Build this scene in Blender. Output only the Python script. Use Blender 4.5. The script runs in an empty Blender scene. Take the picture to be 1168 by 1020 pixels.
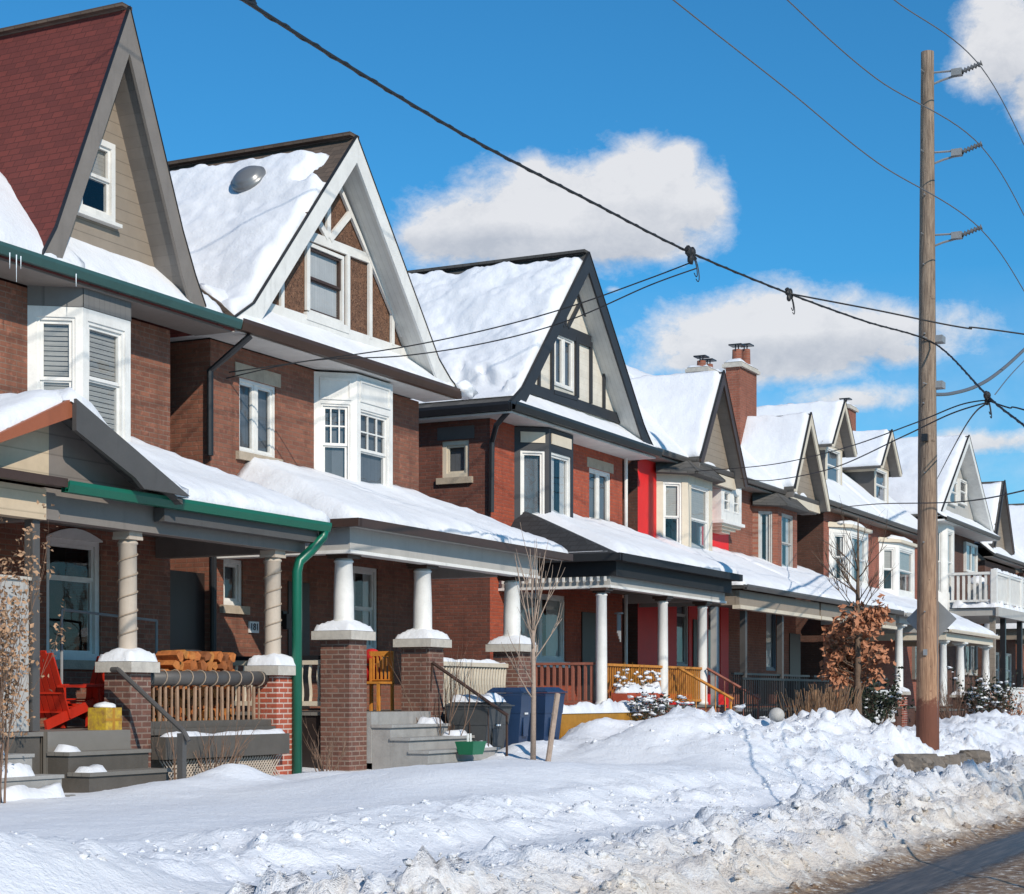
import bpy, math, random
from mathutils import Vector, noise
random.seed(7)
SC = bpy.context.scene
COL = SC.collection
R = math.radians
# ------------------------------------------------------------------ camera maths
ANG = 26.5; F = 2037.0; CX = 584.0; HY = 795.0; EYE = 1.6
CA, SA = math.cos(R(ANG)), math.sin(R(ANG))
def X(px, Y):
    t = (px - CX) / F
    return Y * (CA + t * SA) / (SA - t * CA)
def dep(x, y): return x * CA + y * SA
def Z(py, x, y): return EYE + (HY - py) * dep(x, y) / F
def P(px, py, d):
    t = (px - CX) / F
    return Vector((d * (CA + t * SA), d * (SA - t * CA), EYE + (HY - py) * d / F))
# ------------------------------------------------------------------ mesh builder
class MB:
    def __init__(s): s.v = []; s.f = []; s.smooth = False
    def add(s, vs, fs):
        b = len(s.v); s.v += [tuple(v) for v in vs]; s.f += [tuple(b + i for i in f) for f in fs]; return s
    def box(s, x0, x1, y0, y1, z0, z1):
        return s.add([(x0,y0,z0),(x1,y0,z0),(x1,y1,z0),(x0,y1,z0),(x0,y0,z1),(x1,y0,z1),(x1,y1,z1),(x0,y1,z1)],
              [(3,2,1,0),(4,5,6,7),(0,1,5,4),(1,2,6,5),(2,3,7,6),(3,0,4,7)])
    def taper(s, x, y, z0, z1, a0, b0, a1, b1):
        return s.add([(x-a0,y-b0,z0),(x+a0,y-b0,z0),(x+a0,y+b0,z0),(x-a0,y+b0,z0),(x-a1,y-b1,z1),(x+a1,y-b1,z1),(x+a1,y+b1,z1),(x-a1,y+b1,z1)],
              [(3,2,1,0),(4,5,6,7),(0,1,5,4),(1,2,6,5),(2,3,7,6),(3,0,4,7)])
    def quad(s, a, b, c, d): return s.add([a,b,c,d], [(0,1,2,3)])
    def fb(s, fr, u0, u1, z0, z1, n0, n1):
        p = [fr.p(u,z,n) for z in (z0,z1) for (u,n) in ((u0,n1),(u1,n1),(u1,n0),(u0,n0))]
        return s.add(p, [(3,2,1,0),(4,5,6,7),(0,1,5,4),(1,2,6,5),(2,3,7,6),(3,0,4,7)])
    def exty(s, poly, y0, y1):          # polygon in x,z (counter-clockwise seen from -y) pushed along y
        n = len(poly)
        return s.add([(x,y0,z) for x,z in poly]+[(x,y1,z) for x,z in poly],
              [tuple(range(n)), tuple(range(2*n-1,n-1,-1))]+[((i+1)%n,i,n+i,n+(i+1)%n) for i in range(n)])
    def extx(s, poly, x0, x1):          # polygon in y,z pushed along x
        n = len(poly)
        return s.add([(x0,y,z) for y,z in poly]+[(x1,y,z) for y,z in poly],
              [tuple(range(n-1,-1,-1)), tuple(range(n,2*n))]+[(i,(i+1)%n,n+(i+1)%n,n+i) for i in range(n)])
    def bar(s, p, q, w, h=None, up=(0,0,1)):
        h = h or w; p = Vector(p); q = Vector(q); d = (q-p).normalized(); up = Vector(up)
        if abs(d.dot(up)) > .98: up = Vector((1,0,0))
        a = d.cross(up).normalized()*(w/2); b = a.cross(d).normalized()*(h/2)
        vs = [p-a-b,p+a-b,p+a+b,p-a+b,q-a-b,q+a-b,q+a+b,q-a+b]
        return s.add(vs, [(0,1,2,3),(7,6,5,4),(1,0,4,5),(2,1,5,6),(3,2,6,7),(0,3,7,4)])
    def tube(s, pts, r0, r1=None, n=6, caps=True):
        pts = [Vector(p) for p in pts]; m = len(pts); b = len(s.v)
        rs = r0 if isinstance(r0, (list,tuple)) else [r0 + ((r1 if r1 is not None else r0)-r0)*i/(m-1) for i in range(m)]
        last = None
        for i, p in enumerate(pts):
            d = (pts[min(i+1,m-1)]-pts[max(i-1,0)])
            d = d.normalized() if d.length > 1e-9 else Vector((0,0,1))
            if last is None:
                ref = Vector((0,0,1)) if abs(d.z) < .9 else Vector((1,0,0)); a = d.cross(ref).normalized()
            else:
                a = (last - d*last.dot(d)).normalized()
            last = a; c = d.cross(a)
            for k in range(n):
                t = 2*math.pi*k/n; s.v.append(tuple(p + (a*math.cos(t)+c*math.sin(t))*rs[i]))
        for i in range(m-1):
            for k in range(n):
                s.f.append((b+i*n+k, b+i*n+(k+1)%n, b+(i+1)*n+(k+1)%n, b+(i+1)*n+k))
        if caps: s.f.append(tuple(b+k for k in range(n-1,-1,-1))); s.f.append(tuple(b+(m-1)*n+k for k in range(n)))
        return s
    def lathe(s, x, y, prof, n=20):     # prof: (radius, z)
        return s.tube([(x,y,z) for r,z in prof], [r for r,z in prof], n=n)
    def blob(s, c, rx, ry, rz, seed=0, amp=.15, n=14, m=9, flat=None):
        b = len(s.v); c = Vector(c)
        for i in range(m+1):
            ph = math.pi*i/m
            for k in range(n):
                th = 2*math.pi*k/n
                d = Vector((math.sin(ph)*math.cos(th), math.sin(ph)*math.sin(th), math.cos(ph)))
                r = 1+amp*noise.noise(d*2.1+Vector((seed,seed*.7,0)))
                z = d.z*rz*r
                if flat is not None: z = max(z, flat)
                s.v.append((c.x+d.x*rx*r, c.y+d.y*ry*r, c.z+z))
        for i in range(m):
            for k in range(n): s.f.append((b+i*n+k, b+(i+1)*n+k, b+(i+1)*n+(k+1)%n, b+i*n+(k+1)%n))
        return s
class Fr:
    def __init__(s, A, B):
        s.A = Vector((A[0],A[1],0)); d = Vector((B[0]-A[0],B[1]-A[1],0)); s.w = d.length; s.U = d.normalized()
        s.N = Vector((s.U.y,-s.U.x,0))
    def p(s, u, z, n=0): q = s.A+s.U*u+s.N*n; return (q.x,q.y,z)
ROOTLOC = {}
def part(name, mb, mat, parent=None, smooth=None):
    loc = ROOTLOC.get(parent.name, Vector((0,0,0))) if parent else Vector((0,0,0))
    me = bpy.data.meshes.new(name)
    me.from_pydata([(v[0]-loc.x, v[1]-loc.y, v[2]-loc.z) for v in mb.v], [], mb.f)
    me.materials.append(mat)
    sm = mb.smooth if smooth is None else smooth
    if sm: me.polygons.foreach_set('use_smooth', [True]*len(me.polygons))
    me.update()
    o = bpy.data.objects.new(name, me); COL.objects.link(o)
    if parent: o.parent = parent; ROOTLOC[o.name] = loc
    return o
def tag(o, label=None, cat=None, group=None, kind=None):
    if label: o['label'] = label
    if cat: o['category'] = cat
    if group: o['group'] = group
    if kind: o['kind'] = kind
    return o
def thing(name, loc, label, cat, group=None):
    o = bpy.data.objects.new(name, None); COL.objects.link(o); o.location = loc; o.empty_display_size = .2
    ROOTLOC[o.name] = Vector(loc); return tag(o, label, cat, group)
def solo(name, mb, mat, label, cat, group=None, kind=None, smooth=None):
    if kind in ('structure','stuff') :
        o = part(name, mb, mat, None, smooth); tag(o, label, cat, group, kind); return o
    n = len(mb.v); loc = Vector((sum(v[0] for v in mb.v)/n, sum(v[1] for v in mb.v)/n, min(v[2] for v in mb.v)))
    mb.v = [(v[0]-loc.x, v[1]-loc.y, v[2]-loc.z) for v in mb.v]
    o = part(name, mb, mat, None, smooth); o.location = loc; return tag(o, label, cat, group, kind)
def dup(o, offset, label):
    def cp(a, par):
        c = a.copy(); COL.objects.link(c)
        if par: c.parent = par
        for ch in a.children: cp(ch, c)
        return c
    c = cp(o, None); c.location = Vector(o.location)+Vector(offset); c['label'] = label; return c
# ------------------------------------------------------------------ materials
def newmat(name):
    m = bpy.data.materials.new(name); m.use_nodes = True; nt = m.node_tree
    return m, nt, nt.nodes['Principled BSDF']
def N(nt, typ, **kw):
    n = nt.nodes.new(typ)
    for k, v in kw.items():
        if k in n.inputs.keys(): n.inputs[k].default_value = v
        else: setattr(n, k, v)
    return n
def L(nt, a, b): nt.links.new(a, b)
def geo(nt): return N(nt, 'ShaderNodeNewGeometry').outputs['Position']
def mapr(nt, src, a, b, c=0., d=1.):
    n = N(nt, 'ShaderNodeMapRange'); L(nt, src, n.inputs['Value'])
    n.inputs['From Min'].default_value = a; n.inputs['From Max'].default_value = b
    n.inputs['To Min'].default_value = c; n.inputs['To Max'].default_value = d
    return n.outputs['Result']
def nz(nt, scale, detail=4, rough=.55, vec=None, dist=0.):
    n = N(nt, 'ShaderNodeTexNoise'); n.inputs['Scale'].default_value = scale; n.inputs['Detail'].default_value = detail
    n.inputs['Roughness'].default_value = rough; n.inputs['Distortion'].default_value = dist
    L(nt, vec or geo(nt), n.inputs['Vector']); return n.outputs['Fac']
def mix(nt, fac, a, b, mode='MIX'):
    n = N(nt, 'ShaderNodeMix', data_type='RGBA', blend_type=mode)
    if isinstance(fac, (int,float)): n.inputs[0].default_value = fac
    else: L(nt, fac, n.inputs[0])
    for i, c in ((6,a),(7,b)):
        if isinstance(c, tuple): n.inputs[i].default_value = (*c,1) if len(c)==3 else c
        else: L(nt, c, n.inputs[i])
    return n.outputs[2]
def math_(nt, op, a, b=None, clamp=False):
    n = N(nt, 'ShaderNodeMath', operation=op, use_clamp=clamp)
    for i, c in ((0,a),(1,b)):
        if c is None: continue
        if isinstance(c,(int,float)): n.inputs[i].default_value = c
        else: L(nt, c, n.inputs[i])
    return n.outputs[0]
def bump(nt, h, bs, strength=.3, dist=.02):
    b = N(nt, 'ShaderNodeBump'); b.inputs['Strength'].default_value = strength; b.inputs['Distance'].default_value = dist
    L(nt, h, b.inputs['Height']); L(nt, b.outputs[0], bs.inputs['Normal'])
def paint(name, c, rough=.5, var=.18, scale=3., bumpy=.1, dark=None):
    m, nt, bs = newmat(name)
    d = dark or tuple(x*.62 for x in c)
    f = mapr(nt, nz(nt, scale, 6, .65), .35, .75, 0, var*3)
    f2 = mapr(nt, nz(nt, scale*14, 3, .6), .5, .8, 0, var)
    col = mix(nt, f, c, d); col = mix(nt, f2, col, tuple(x*.45 for x in c))
    mv=N(nt,'ShaderNodeMapping'); mv.inputs['Scale'].default_value=(1,1,.15); L(nt,geo(nt),mv.inputs['Vector'])
    col = mix(nt, mapr(nt, nz(nt, 7, 6, .7, mv.outputs[0]), .55, .72, 0, min(.4,var*2.2)), col, tuple(x*.5 for x in c))
    L(nt, col, bs.inputs['Base Color']); bs.inputs['Roughness'].default_value = rough
    bump(nt, nz(nt, 40, 3), bs, bumpy, .01); return m
def boards(name, c, pitch, axis='z', rough=.6, line=.35, var=.15, skew=None):
    """painted boards: thin dark joints every pitch metres"""
    m, nt, bs = newmat(name); s = N(nt, 'ShaderNodeSeparateXYZ'); L(nt, geo(nt), s.inputs[0])
    if axis == 'xy': src = math_(nt, 'ADD', s.outputs[0], s.outputs[1])
    else: src = s.outputs[{'x':0,'y':1,'z':2}[axis]]
    fr = math_(nt, 'FRACT', math_(nt, 'MULTIPLY', src, 1/pitch))
    ln = mapr(nt, fr, .0, .10, 1, 0)
    wn = N(nt,'ShaderNodeTexWhiteNoise', noise_dimensions='1D'); L(nt, math_(nt,'FLOOR',math_(nt,'MULTIPLY',src,1/pitch)), wn.inputs['W'])
    col = mix(nt, math_(nt,'MULTIPLY',wn.outputs['Value'],var), c, tuple(x*.6 for x in c))
    col = mix(nt, mapr(nt, nz(nt, 5, 6, .7), .4, .8, 0, .5), col, tuple(x*.68 for x in c))
    col = mix(nt, math_(nt,'MULTIPLY',ln,1-line), col, tuple(x*.3 for x in c))
    L(nt, col, bs.inputs['Base Color']); bs.inputs['Roughness'].default_value = rough
    bump(nt, fr, bs, .5, .012); return m
def brick(name, c1, c2, mortar, w=.215, h=.072, rough=.85, msize=.009, dirt=.5):
    m, nt, bs = newmat(name); s = N(nt,'ShaderNodeSeparateXYZ'); L(nt, geo(nt), s.inputs[0])
    cb = N(nt,'ShaderNodeCombineXYZ'); L(nt, math_(nt,'ADD',s.outputs[0],s.outputs[1]), cb.inputs[0]); L(nt, s.outputs[2], cb.inputs[1])
    b = N(nt,'ShaderNodeTexBrick'); L(nt, cb.outputs[0], b.inputs['Vector'])
    b.inputs['Scale'].default_value = 1; b.inputs['Brick Width'].default_value = w; b.inputs['Row Height'].default_value = h
    b.inputs['Mortar Size'].default_value = msize; b.inputs['Mortar Smooth'].default_value = .3; b.inputs['Bias'].default_value = 0.
    b.inputs['Color1'].default_value = (*c1,1); b.inputs['Color2'].default_value = (*c2,1); b.inputs['Mortar'].default_value = (*mortar,1)
    col = mix(nt, mapr(nt, nz(nt, 1.3, 6, .7), .4, .75, 0, dirt), b.outputs['Color'], tuple(x*.45 for x in c1))
    mv=N(nt,'ShaderNodeMapping'); mv.inputs['Scale'].default_value=(1,1,.12); L(nt,geo(nt),mv.inputs['Vector'])
    col = mix(nt, mapr(nt, nz(nt, 3.2, 5, .65, mv.outputs[0]), .52, .72, 0, .55), col, tuple(x*.38 for x in c1))
    # strongly differing single bricks and pale weathering
    col = mix(nt, mapr(nt, nz(nt, 11, 2, .5), .60, .74, 0, .35), col, tuple(min(1,x*1.7+.03) for x in c1))
    col = mix(nt, mapr(nt, nz(nt, 23, 2, .5), .62, .72, 0, .5), col, tuple(x*.35 for x in c1))
    L(nt, col, bs.inputs['Base Color']); bs.inputs['Roughness'].default_value = rough
    hgt = math_(nt,'SUBTRACT', math_(nt,'MULTIPLY', nz(nt, 60, 3), .4), b.outputs['Fac'])
    bump(nt, hgt, bs, .6, .012); return m
def shingle(name, c, c2, vert=False):
    m, nt, bs = newmat(name); s = N(nt,'ShaderNodeSeparateXYZ'); L(nt, geo(nt), s.inputs[0])
    cb = N(nt,'ShaderNodeCombineXYZ')
    L(nt, math_(nt,'ADD',s.outputs[1],math_(nt,'MULTIPLY',s.outputs[0],.35)), cb.inputs[0]); L(nt, s.outputs[2], cb.inputs[1])
    b = N(nt,'ShaderNodeTexBrick'); L(nt, cb.outputs[0], b.inputs['Vector'])
    b.inputs['Scale'].default_value = 1; b.inputs['Brick Width'].default_value = .20; b.inputs['Row Height'].default_value = .098
    b.inputs['Mortar Size'].default_value = .010; b.inputs['Mortar Smooth'].default_value = .6
    b.inputs['Color1'].default_value = (*c,1); b.inputs['Color2'].default_value = (*c2,1); b.inputs['Mortar'].default_value = (*[x*.4 for x in c],1)
    col = mix(nt, mapr(nt, nz(nt, 2.2, 6, .7), .35, .75, 0, .6), b.outputs['Color'], tuple(x*.6 for x in c))
    col = mix(nt, mapr(nt, nz(nt, 90, 2, .6), .5, .75, 0, .5), col, tuple(min(1,x*1.6) for x in c2))
    L(nt, col, bs.inputs['Base Color']); bs.inputs['Roughness'].default_value = .9
    fr = math_(nt,'FRACT',math_(nt,'MULTIPLY',s.outputs[2],1/.098)); bump(nt, fr, bs, .6, .02); return m
def snowmat(name, c=(.78,.80,.84), grain=1.):
    m, nt, bs = newmat(name)
    a = nz(nt, 1.4, 6, .6); b = nz(nt, 18, 5, .65)
    col = mix(nt, mapr(nt, a, .35, .7), c, tuple(x*.90 for x in c)); col = mix(nt, mapr(nt, nz(nt, .45, 4, .6), .45, .75, 0, .6), col, (.66,.68,.72))
    L(nt, col, bs.inputs['Base Color']); bs.inputs['Roughness'].default_value = .7
    bs.inputs['Specular IOR Level'].default_value = .25
    h = math_(nt,'ADD', math_(nt,'MULTIPLY',a,1.2), math_(nt,'MULTIPLY',b,.35*grain)); bump(nt, h, bs, .55, .06); return m
M = {}
M['snow'] = snowmat('snow')
M['brick1'] = brick('brown_brick', (.275,.105,.062), (.19,.07,.044), (.23,.15,.11))
M['brick2'] = brick('red_brown_brick', (.265,.10,.060), (.18,.066,.043), (.20,.115,.08))
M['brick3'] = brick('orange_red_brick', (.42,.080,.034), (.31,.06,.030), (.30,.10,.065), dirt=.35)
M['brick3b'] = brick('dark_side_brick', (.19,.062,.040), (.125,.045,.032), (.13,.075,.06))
M['brick5'] = brick('brick_five', (.30,.095,.055), (.23,.075,.045), (.26,.14,.10))
M['brick6'] = brick('brick_six', (.34,.095,.055), (.26,.075,.045), (.26,.14,.10))
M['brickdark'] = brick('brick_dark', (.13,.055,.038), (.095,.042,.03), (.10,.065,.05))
M['pier'] = brick('pier_brick', (.21,.092,.064), (.13,.058,.044), (.27,.20,.16), msize=.012, dirt=.6)
M['pierred'] = brick('pier_brick_red', (.42,.09,.045), (.33,.07,.04), (.60,.45,.38), msize=.012, dirt=.3)
M['red'] = paint('red_paint', (.74,.012,.010), .5, .08)
M['white'] = paint('white_paint', (.79,.78,.75), .5, .16)
M['cream'] = paint('cream_paint', (.66,.58,.46), .5, .12)
M['dimwhite'] = paint('soffit_white', (.68,.67,.64), .6, .15)
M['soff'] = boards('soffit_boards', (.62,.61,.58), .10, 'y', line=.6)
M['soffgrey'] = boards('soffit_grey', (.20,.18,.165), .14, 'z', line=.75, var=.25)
M['grey'] = paint('grey_paint', (.215,.19,.17), .6, .15)
M['greybeam'] = paint('beam_grey', (.44,.425,.40), .6, .12)
M['darkgrey'] = paint('dark_grey', (.088,.082,.078), .5, .15)
M['taupe'] = boards('taupe_siding', (.30,.25,.20), .17, 'z', line=.25)
M['creamsiding'] = boards('cream_siding', (.62,.49,.34), .23, 'z', line=.45)
M['greysiding'] = boards('grey_siding', (.22,.19,.17), .23, 'z', line=.4)
M['greyvert'] = boards('grey_vertical', (.16,.155,.15), .11, 'xy', line=.4)
def stuccodef():
    m=paint('brown_stucco', (.20,.10,.058), .95, .35, 9., .9, dark=(.085,.04,.025)); nt=m.node_tree; bs=nt.nodes['Principled BSDF']; src=bs.inputs['Base Color'].links[0].from_socket
    c=mix(nt, mapr(nt,nz(nt,34,3,.7),.50,.60), src, (.05,.024,.014)); c=mix(nt, mapr(nt,nz(nt,47,2,.6),.60,.68,0,.7), c, (.36,.22,.14)); L(nt,c,bs.inputs['Base Color']); return m
M['stucco'] = stuccodef()
M['stuccocream'] = boards('cream_panel', (.74,.69,.60), .14, 'z', line=.75)
M['timberdark'] = paint('dark_timber', (.026,.029,.036), .6, .15)
M['black'] = paint('black_metal', (.016,.017,.02), .4, .2)
M['blacktrim'] = paint('black_trim', (.014,.015,.017), .65, .2)
M['brown'] = paint('brown_trim', (.060,.032,.022), .45, .2)
M['teal'] = paint('teal_gutter', (.04,.10,.095), .4, .15)
M['green'] = paint('green_metal', (.005,.125,.075), .35, .1)
M['rust'] = paint('orange_brown_board', (.33,.10,.045), .55, .15)
M['redshingle'] = shingle('red_shingles', (.16,.033,.026), (.105,.023,.020))
M['greyshingle'] = shingle('grey_shingles', (.10,.095,.09), (.06,.058,.055))
M['brownshingle'] = shingle('brown_shingles', (.14,.10,.075), (.08,.06,.047))
M['stone'] = paint('stone', (.46,.38,.29), .85, .25, 6, .5)
M['cap'] = paint('concrete_cap', (.56,.52,.46), .85, .25, 8, .4)
M['deck'] = boards('deck_grey', (.20,.185,.165), .13, 'y', line=.4)
M['stair'] = paint('stair_grey', (.36,.35,.335), .7, .25, 5, .3)
M['stairdark'] = paint('stair_dark', (.10,.088,.075), .7, .2, 5, .3)
M['wood'] = paint('weathered_wood', (.36,.23,.15), .8, .35, 6, .5)
M['ochre'] = paint('ochre_wood', (.46,.22,.025), .7, .3, 5, .4)
M['orangewood'] = paint('orange_wood', (.62,.25,.04), .6, .25, 8, .3)
M['redwood'] = paint('red_brown_rail', (.34,.12,.08), .7, .25, 6, .3)
M['chairred'] = paint('red_chair', (.55,.03,.012), .45, .12)
M['bluebin'] = paint('blue_bin', (.018,.045,.11), .4, .2)
M['greybin'] = paint('grey_bin', (.065,.068,.07), .6, .25)
M['greenplastic'] = paint('green_plastic', (.01,.15,.07), .4, .1)
M['rope'] = paint('rope', (.36,.28,.21), .9, .2)
M['colbeige'] = paint('beige_column', (.52,.44,.36), .7, .15)
def logdef():
    m=paint('split_log', (.62,.27,.10), .85, .35, 9, .5, dark=(.22,.09,.03)); nt=m.node_tree; bs=nt.nodes['Principled BSDF']; oi=N(nt,'ShaderNodeObjectInfo'); src=bs.inputs['Base Color'].links[0].from_socket
    cr=N(nt,'ShaderNodeValToRGB'); L(nt,oi.outputs['Random'],cr.inputs[0]); e=cr.color_ramp.elements; e[0].color=(.45,.36,.34,1); e[1].color=(1.,.95,.62,1); k=e.new(.5); k.color=(.95,.70,.5,1)
    L(nt, mix(nt,1.,src,cr.outputs[0],'MULTIPLY'), bs.inputs['Base Color']); return m
M['log'] = logdef()
M['bark'] = paint('bark', (.17,.115,.08), .9, .35, 14, .8)
M['twig'] = paint('twig', (.25,.155,.105), .9, .3, 10, .4)
M['palebark'] = paint('pale_bark', (.38,.29,.23), .9, .3, 14, .6)
M['leafbrown'] = paint('dry_leaves', (.50,.22,.115), .8, .3, 8, .3, dark=(.27,.105,.055))
M['grassdry'] = paint('dry_grass', (.42,.25,.14), .9, .35, 7, .3)
M['evergreen'] = paint('evergreen', (.022,.035,.018), .8, .4, 12, .3)
M['cable'] = paint('cable', (.018,.018,.02), .6, .1)
M['cablegrey'] = paint('cable_grey', (.13,.14,.155), .5, .1)
M['metal'] = paint('galvanised', (.28,.29,.30), .45, .2)
M['curtain'] = boards('curtain', (.74,.72,.70), .075, 'xy', line=.55)
M['blind'] = boards('blind', (.55,.51,.46), .055, 'z', line=.15)
M['curtaindark'] = boards('curtain_dark', (.16,.17,.19), .12, 'xy', line=.3)
M['door'] = paint('dark_door', (.03,.022,.02), .4, .15)
M['bluedoor'] = paint('blue_grey_door', (.12,.15,.19), .4, .15)
M['yellowbox'] = paint('yellow_wrap', (.62,.42,.03), .6, .4, 16, .3, dark=(.3,.15,.05))
M['redcushion'] = paint('red_cushion', (.55,.02,.02), .8, .2)
M['blackshingle'] = shingle('black_shingles', (.035,.037,.042), (.022,.024,.028))
M['seed'] = paint('seed_heads', (.48,.29,.17), .85, .35, 8, .3)
M['planter'] = paint('terracotta', (.45,.08,.035), .7, .2)
M['wallstone'] = paint('wall_stone', (.20,.17,.14), .9, .4, 7, .8)
M['plaque'] = paint('plaque', (.75,.75,.74), .4, .05)
def poledef():
    m, nt, bs = newmat('pole_wood'); s = N(nt,'ShaderNodeSeparateXYZ'); g = geo(nt); L(nt, g, s.inputs[0])
    mp = N(nt,'ShaderNodeMapping'); mp.inputs['Scale'].default_value = (1,1,.06); L(nt, g, mp.inputs['Vector'])
    grain = nz(nt, 38, 6, .7, mp.outputs[0]); blot = nz(nt, 1.1, 4, .6)
    col = mix(nt, mapr(nt, grain, .38, .62), (.33,.25,.185), (.14,.10,.075))
    zz = math_(nt,'ADD', s.outputs[2], math_(nt,'MULTIPLY', nz(nt, 2.2, 4, .6), 1.2))
    col = mix(nt, mapr(nt, zz, 2.4, 7.0, .75, 0), col, mix(nt, mapr(nt, grain,.35,.65), (.52,.29,.16), (.26,.13,.07)))
    zz2 = math_(nt,'ADD', s.outputs[2], math_(nt,'MULTIPLY', nz(nt, 9, 4, .7), .9))
    col = mix(nt, mapr(nt, zz2, 1.9, 2.1, 1, 0), col, mix(nt, blot, (.20,.07,.04), (.11,.042,.026)))
    col = mix(nt, mapr(nt, nz(nt, 7, 3, .6, None, 1.), .66, .72, 0, .75), col, (.05,.035,.025))
    L(nt, col, bs.inputs['Base Color']); bs.inputs['Roughness'].default_value = .85; bump(nt, grain, bs, .8, .02); return m
M['pole'] = poledef()
def glassdef():
    m, nt, bs = newmat('window_glass'); nt.nodes.remove(bs)
    out = nt.nodes['Material Output']; gm=N(nt,'ShaderNodeNewGeometry'); dt=N(nt,'ShaderNodeVectorMath',operation='DOT_PRODUCT'); L(nt,gm.outputs['Normal'],dt.inputs[0]); L(nt,gm.outputs['Incoming'],dt.inputs[1]); cz=math_(nt,'ABSOLUTE',dt.outputs['Value']); frs=math_(nt,'ADD',math_(nt,'MULTIPLY',math_(nt,'POWER',math_(nt,'SUBTRACT',1.,cz),4.),.9),.07,True)
    n = N(nt,'ShaderNodeBump'); n.inputs['Strength'].default_value = .12; n.inputs['Distance'].default_value = .05
    L(nt, nz(nt, 1.6, 2), n.inputs['Height'])
    g = N(nt,'ShaderNodeBsdfGlossy'); g.inputs['Roughness'].default_value = .02; L(nt, n.outputs[0], g.inputs['Normal'])
    t = N(nt,'ShaderNodeBsdfTransparent'); t.inputs[0].default_value = (.80,.82,.83,1)
    mx = N(nt,'ShaderNodeMixShader'); L(nt, frs, mx.inputs[0]); L(nt, t.outputs[0], mx.inputs[1]); L(nt, g.outputs[0], mx.inputs[2])
    L(nt, mx.outputs[0], out.inputs[0]); return m
M['glass'] = glassdef()
def skylight():
    m, nt, bs = newmat('dome_plastic'); bs.inputs['Base Color'].default_value = (.20,.205,.21,1); bs.inputs['Roughness'].default_value = .35; bs.inputs['Metallic'].default_value = .3; return m
M['dome'] = skylight()
def groundmat():
    m, nt, bs = newmat('snowy_ground'); g = geo(nt); s = N(nt,'ShaderNodeSeparateXYZ'); L(nt, g, s.inputs[0])
    n1 = nz(nt, .9, 5, .6); n2 = nz(nt, 5, 6, .7); n3 = nz(nt, 26, 4, .7)
    y = math_(nt,'ADD', s.outputs[1], math_(nt,'MULTIPLY', math_(nt,'SUBTRACT', n1, .5), 1.6))
    y = math_(nt,'ADD', y, math_(nt,'MULTIPLY', math_(nt,'SUBTRACT', n2, .5), 1.5))
    yt = math_(nt,'ADD', s.outputs[1], math_(nt,'MULTIPLY', math_(nt,'SUBTRACT', n2, .5), .35))
    snow = mix(nt, mapr(nt, n1, .35, .7), (.80,.82,.86), (.74,.77,.83))
    # dirty, sanded snow along the road
    dirtf = mapr(nt, y, 4.7, 5.9, 1, 0)
    beige = mix(nt, mapr(nt, n2, .42, .62), (.60,.51,.41), (.80,.77,.72))
    beige = mix(nt, mapr(nt, n3, .56, .68, 0, .8), beige, (.22,.16,.11))
    col = mix(nt, math_(nt,'MULTIPLY', dirtf, mapr(nt, n2, .3, .6, .55, 1)), snow, beige)
    # specks of dirt on the rest
    spk = math_(nt,'MULTIPLY', mapr(nt, n3, .68, .73), mapr(nt, nz(nt, 1.7, 3), .5, .65)); spk = math_(nt,'MULTIPLY', spk, mapr(nt, s.outputs[1], 10.5, 8, 0, .7))
    col = mix(nt, spk, col, (.25,.19,.14))
    # brown slush next to the tyre track
    sl = mapr(nt, yt, 4.35, 4.6, 1, 0)
    slush = mix(nt, mapr(nt, n2, .4, .62), (.17,.105,.065), (.36,.26,.175)); slush = mix(nt, mapr(nt, nz(nt,11,5,.7), .54, .64), slush, (.70,.66,.60))
    col = mix(nt, sl, col, slush)
    tr = math_(nt,'MULTIPLY', mapr(nt, yt, 3.36, 3.52), mapr(nt, yt, 4.02, 4.22, 1, 0))
    tr2 = math_(nt,'MULTIPLY', mapr(nt, yt, 1.1, 1.25), mapr(nt, yt, 1.9, 2.05, 1, 0)); tr = math_(nt,'MAXIMUM', tr, tr2)
    sv=N(nt,'ShaderNodeMapping'); sv.inputs['Scale'].default_value=(.5,9,1); L(nt,g,sv.inputs['Vector']); st=nz(nt,2.2,6,.7,sv.outputs[0]); wet = mix(nt, mapr(nt, st, .45, .66), (.030,.025,.022), (.13,.105,.085))
    col = mix(nt, tr, col, wet)
    L(nt, col, bs.inputs['Base Color'])
    ro = mapr(nt, tr, 0, 1, .75, .42); L(nt, ro, bs.inputs['Roughness']); bs.inputs['Specular IOR Level'].default_value = .3
    h = math_(nt,'ADD', math_(nt,'MULTIPLY',n2,1.1), math_(nt,'MULTIPLY',n3,.5)); h = math_(nt,'MULTIPLY', h, mapr(nt, s.outputs[1], 6.5, 9.5, 1.2, .55)); h = math_(nt,'MULTIPLY', h, mapr(nt, tr, 0, 1, 1, .1)); bump(nt, h, bs, .7, .07)
    return m
M['ground'] = groundmat()
SUN_E=4.2; SKY_E=.078; EXPO=-.04; SKYTINT=(.37,1.28,1.74); CLD=(7.0,)
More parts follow.
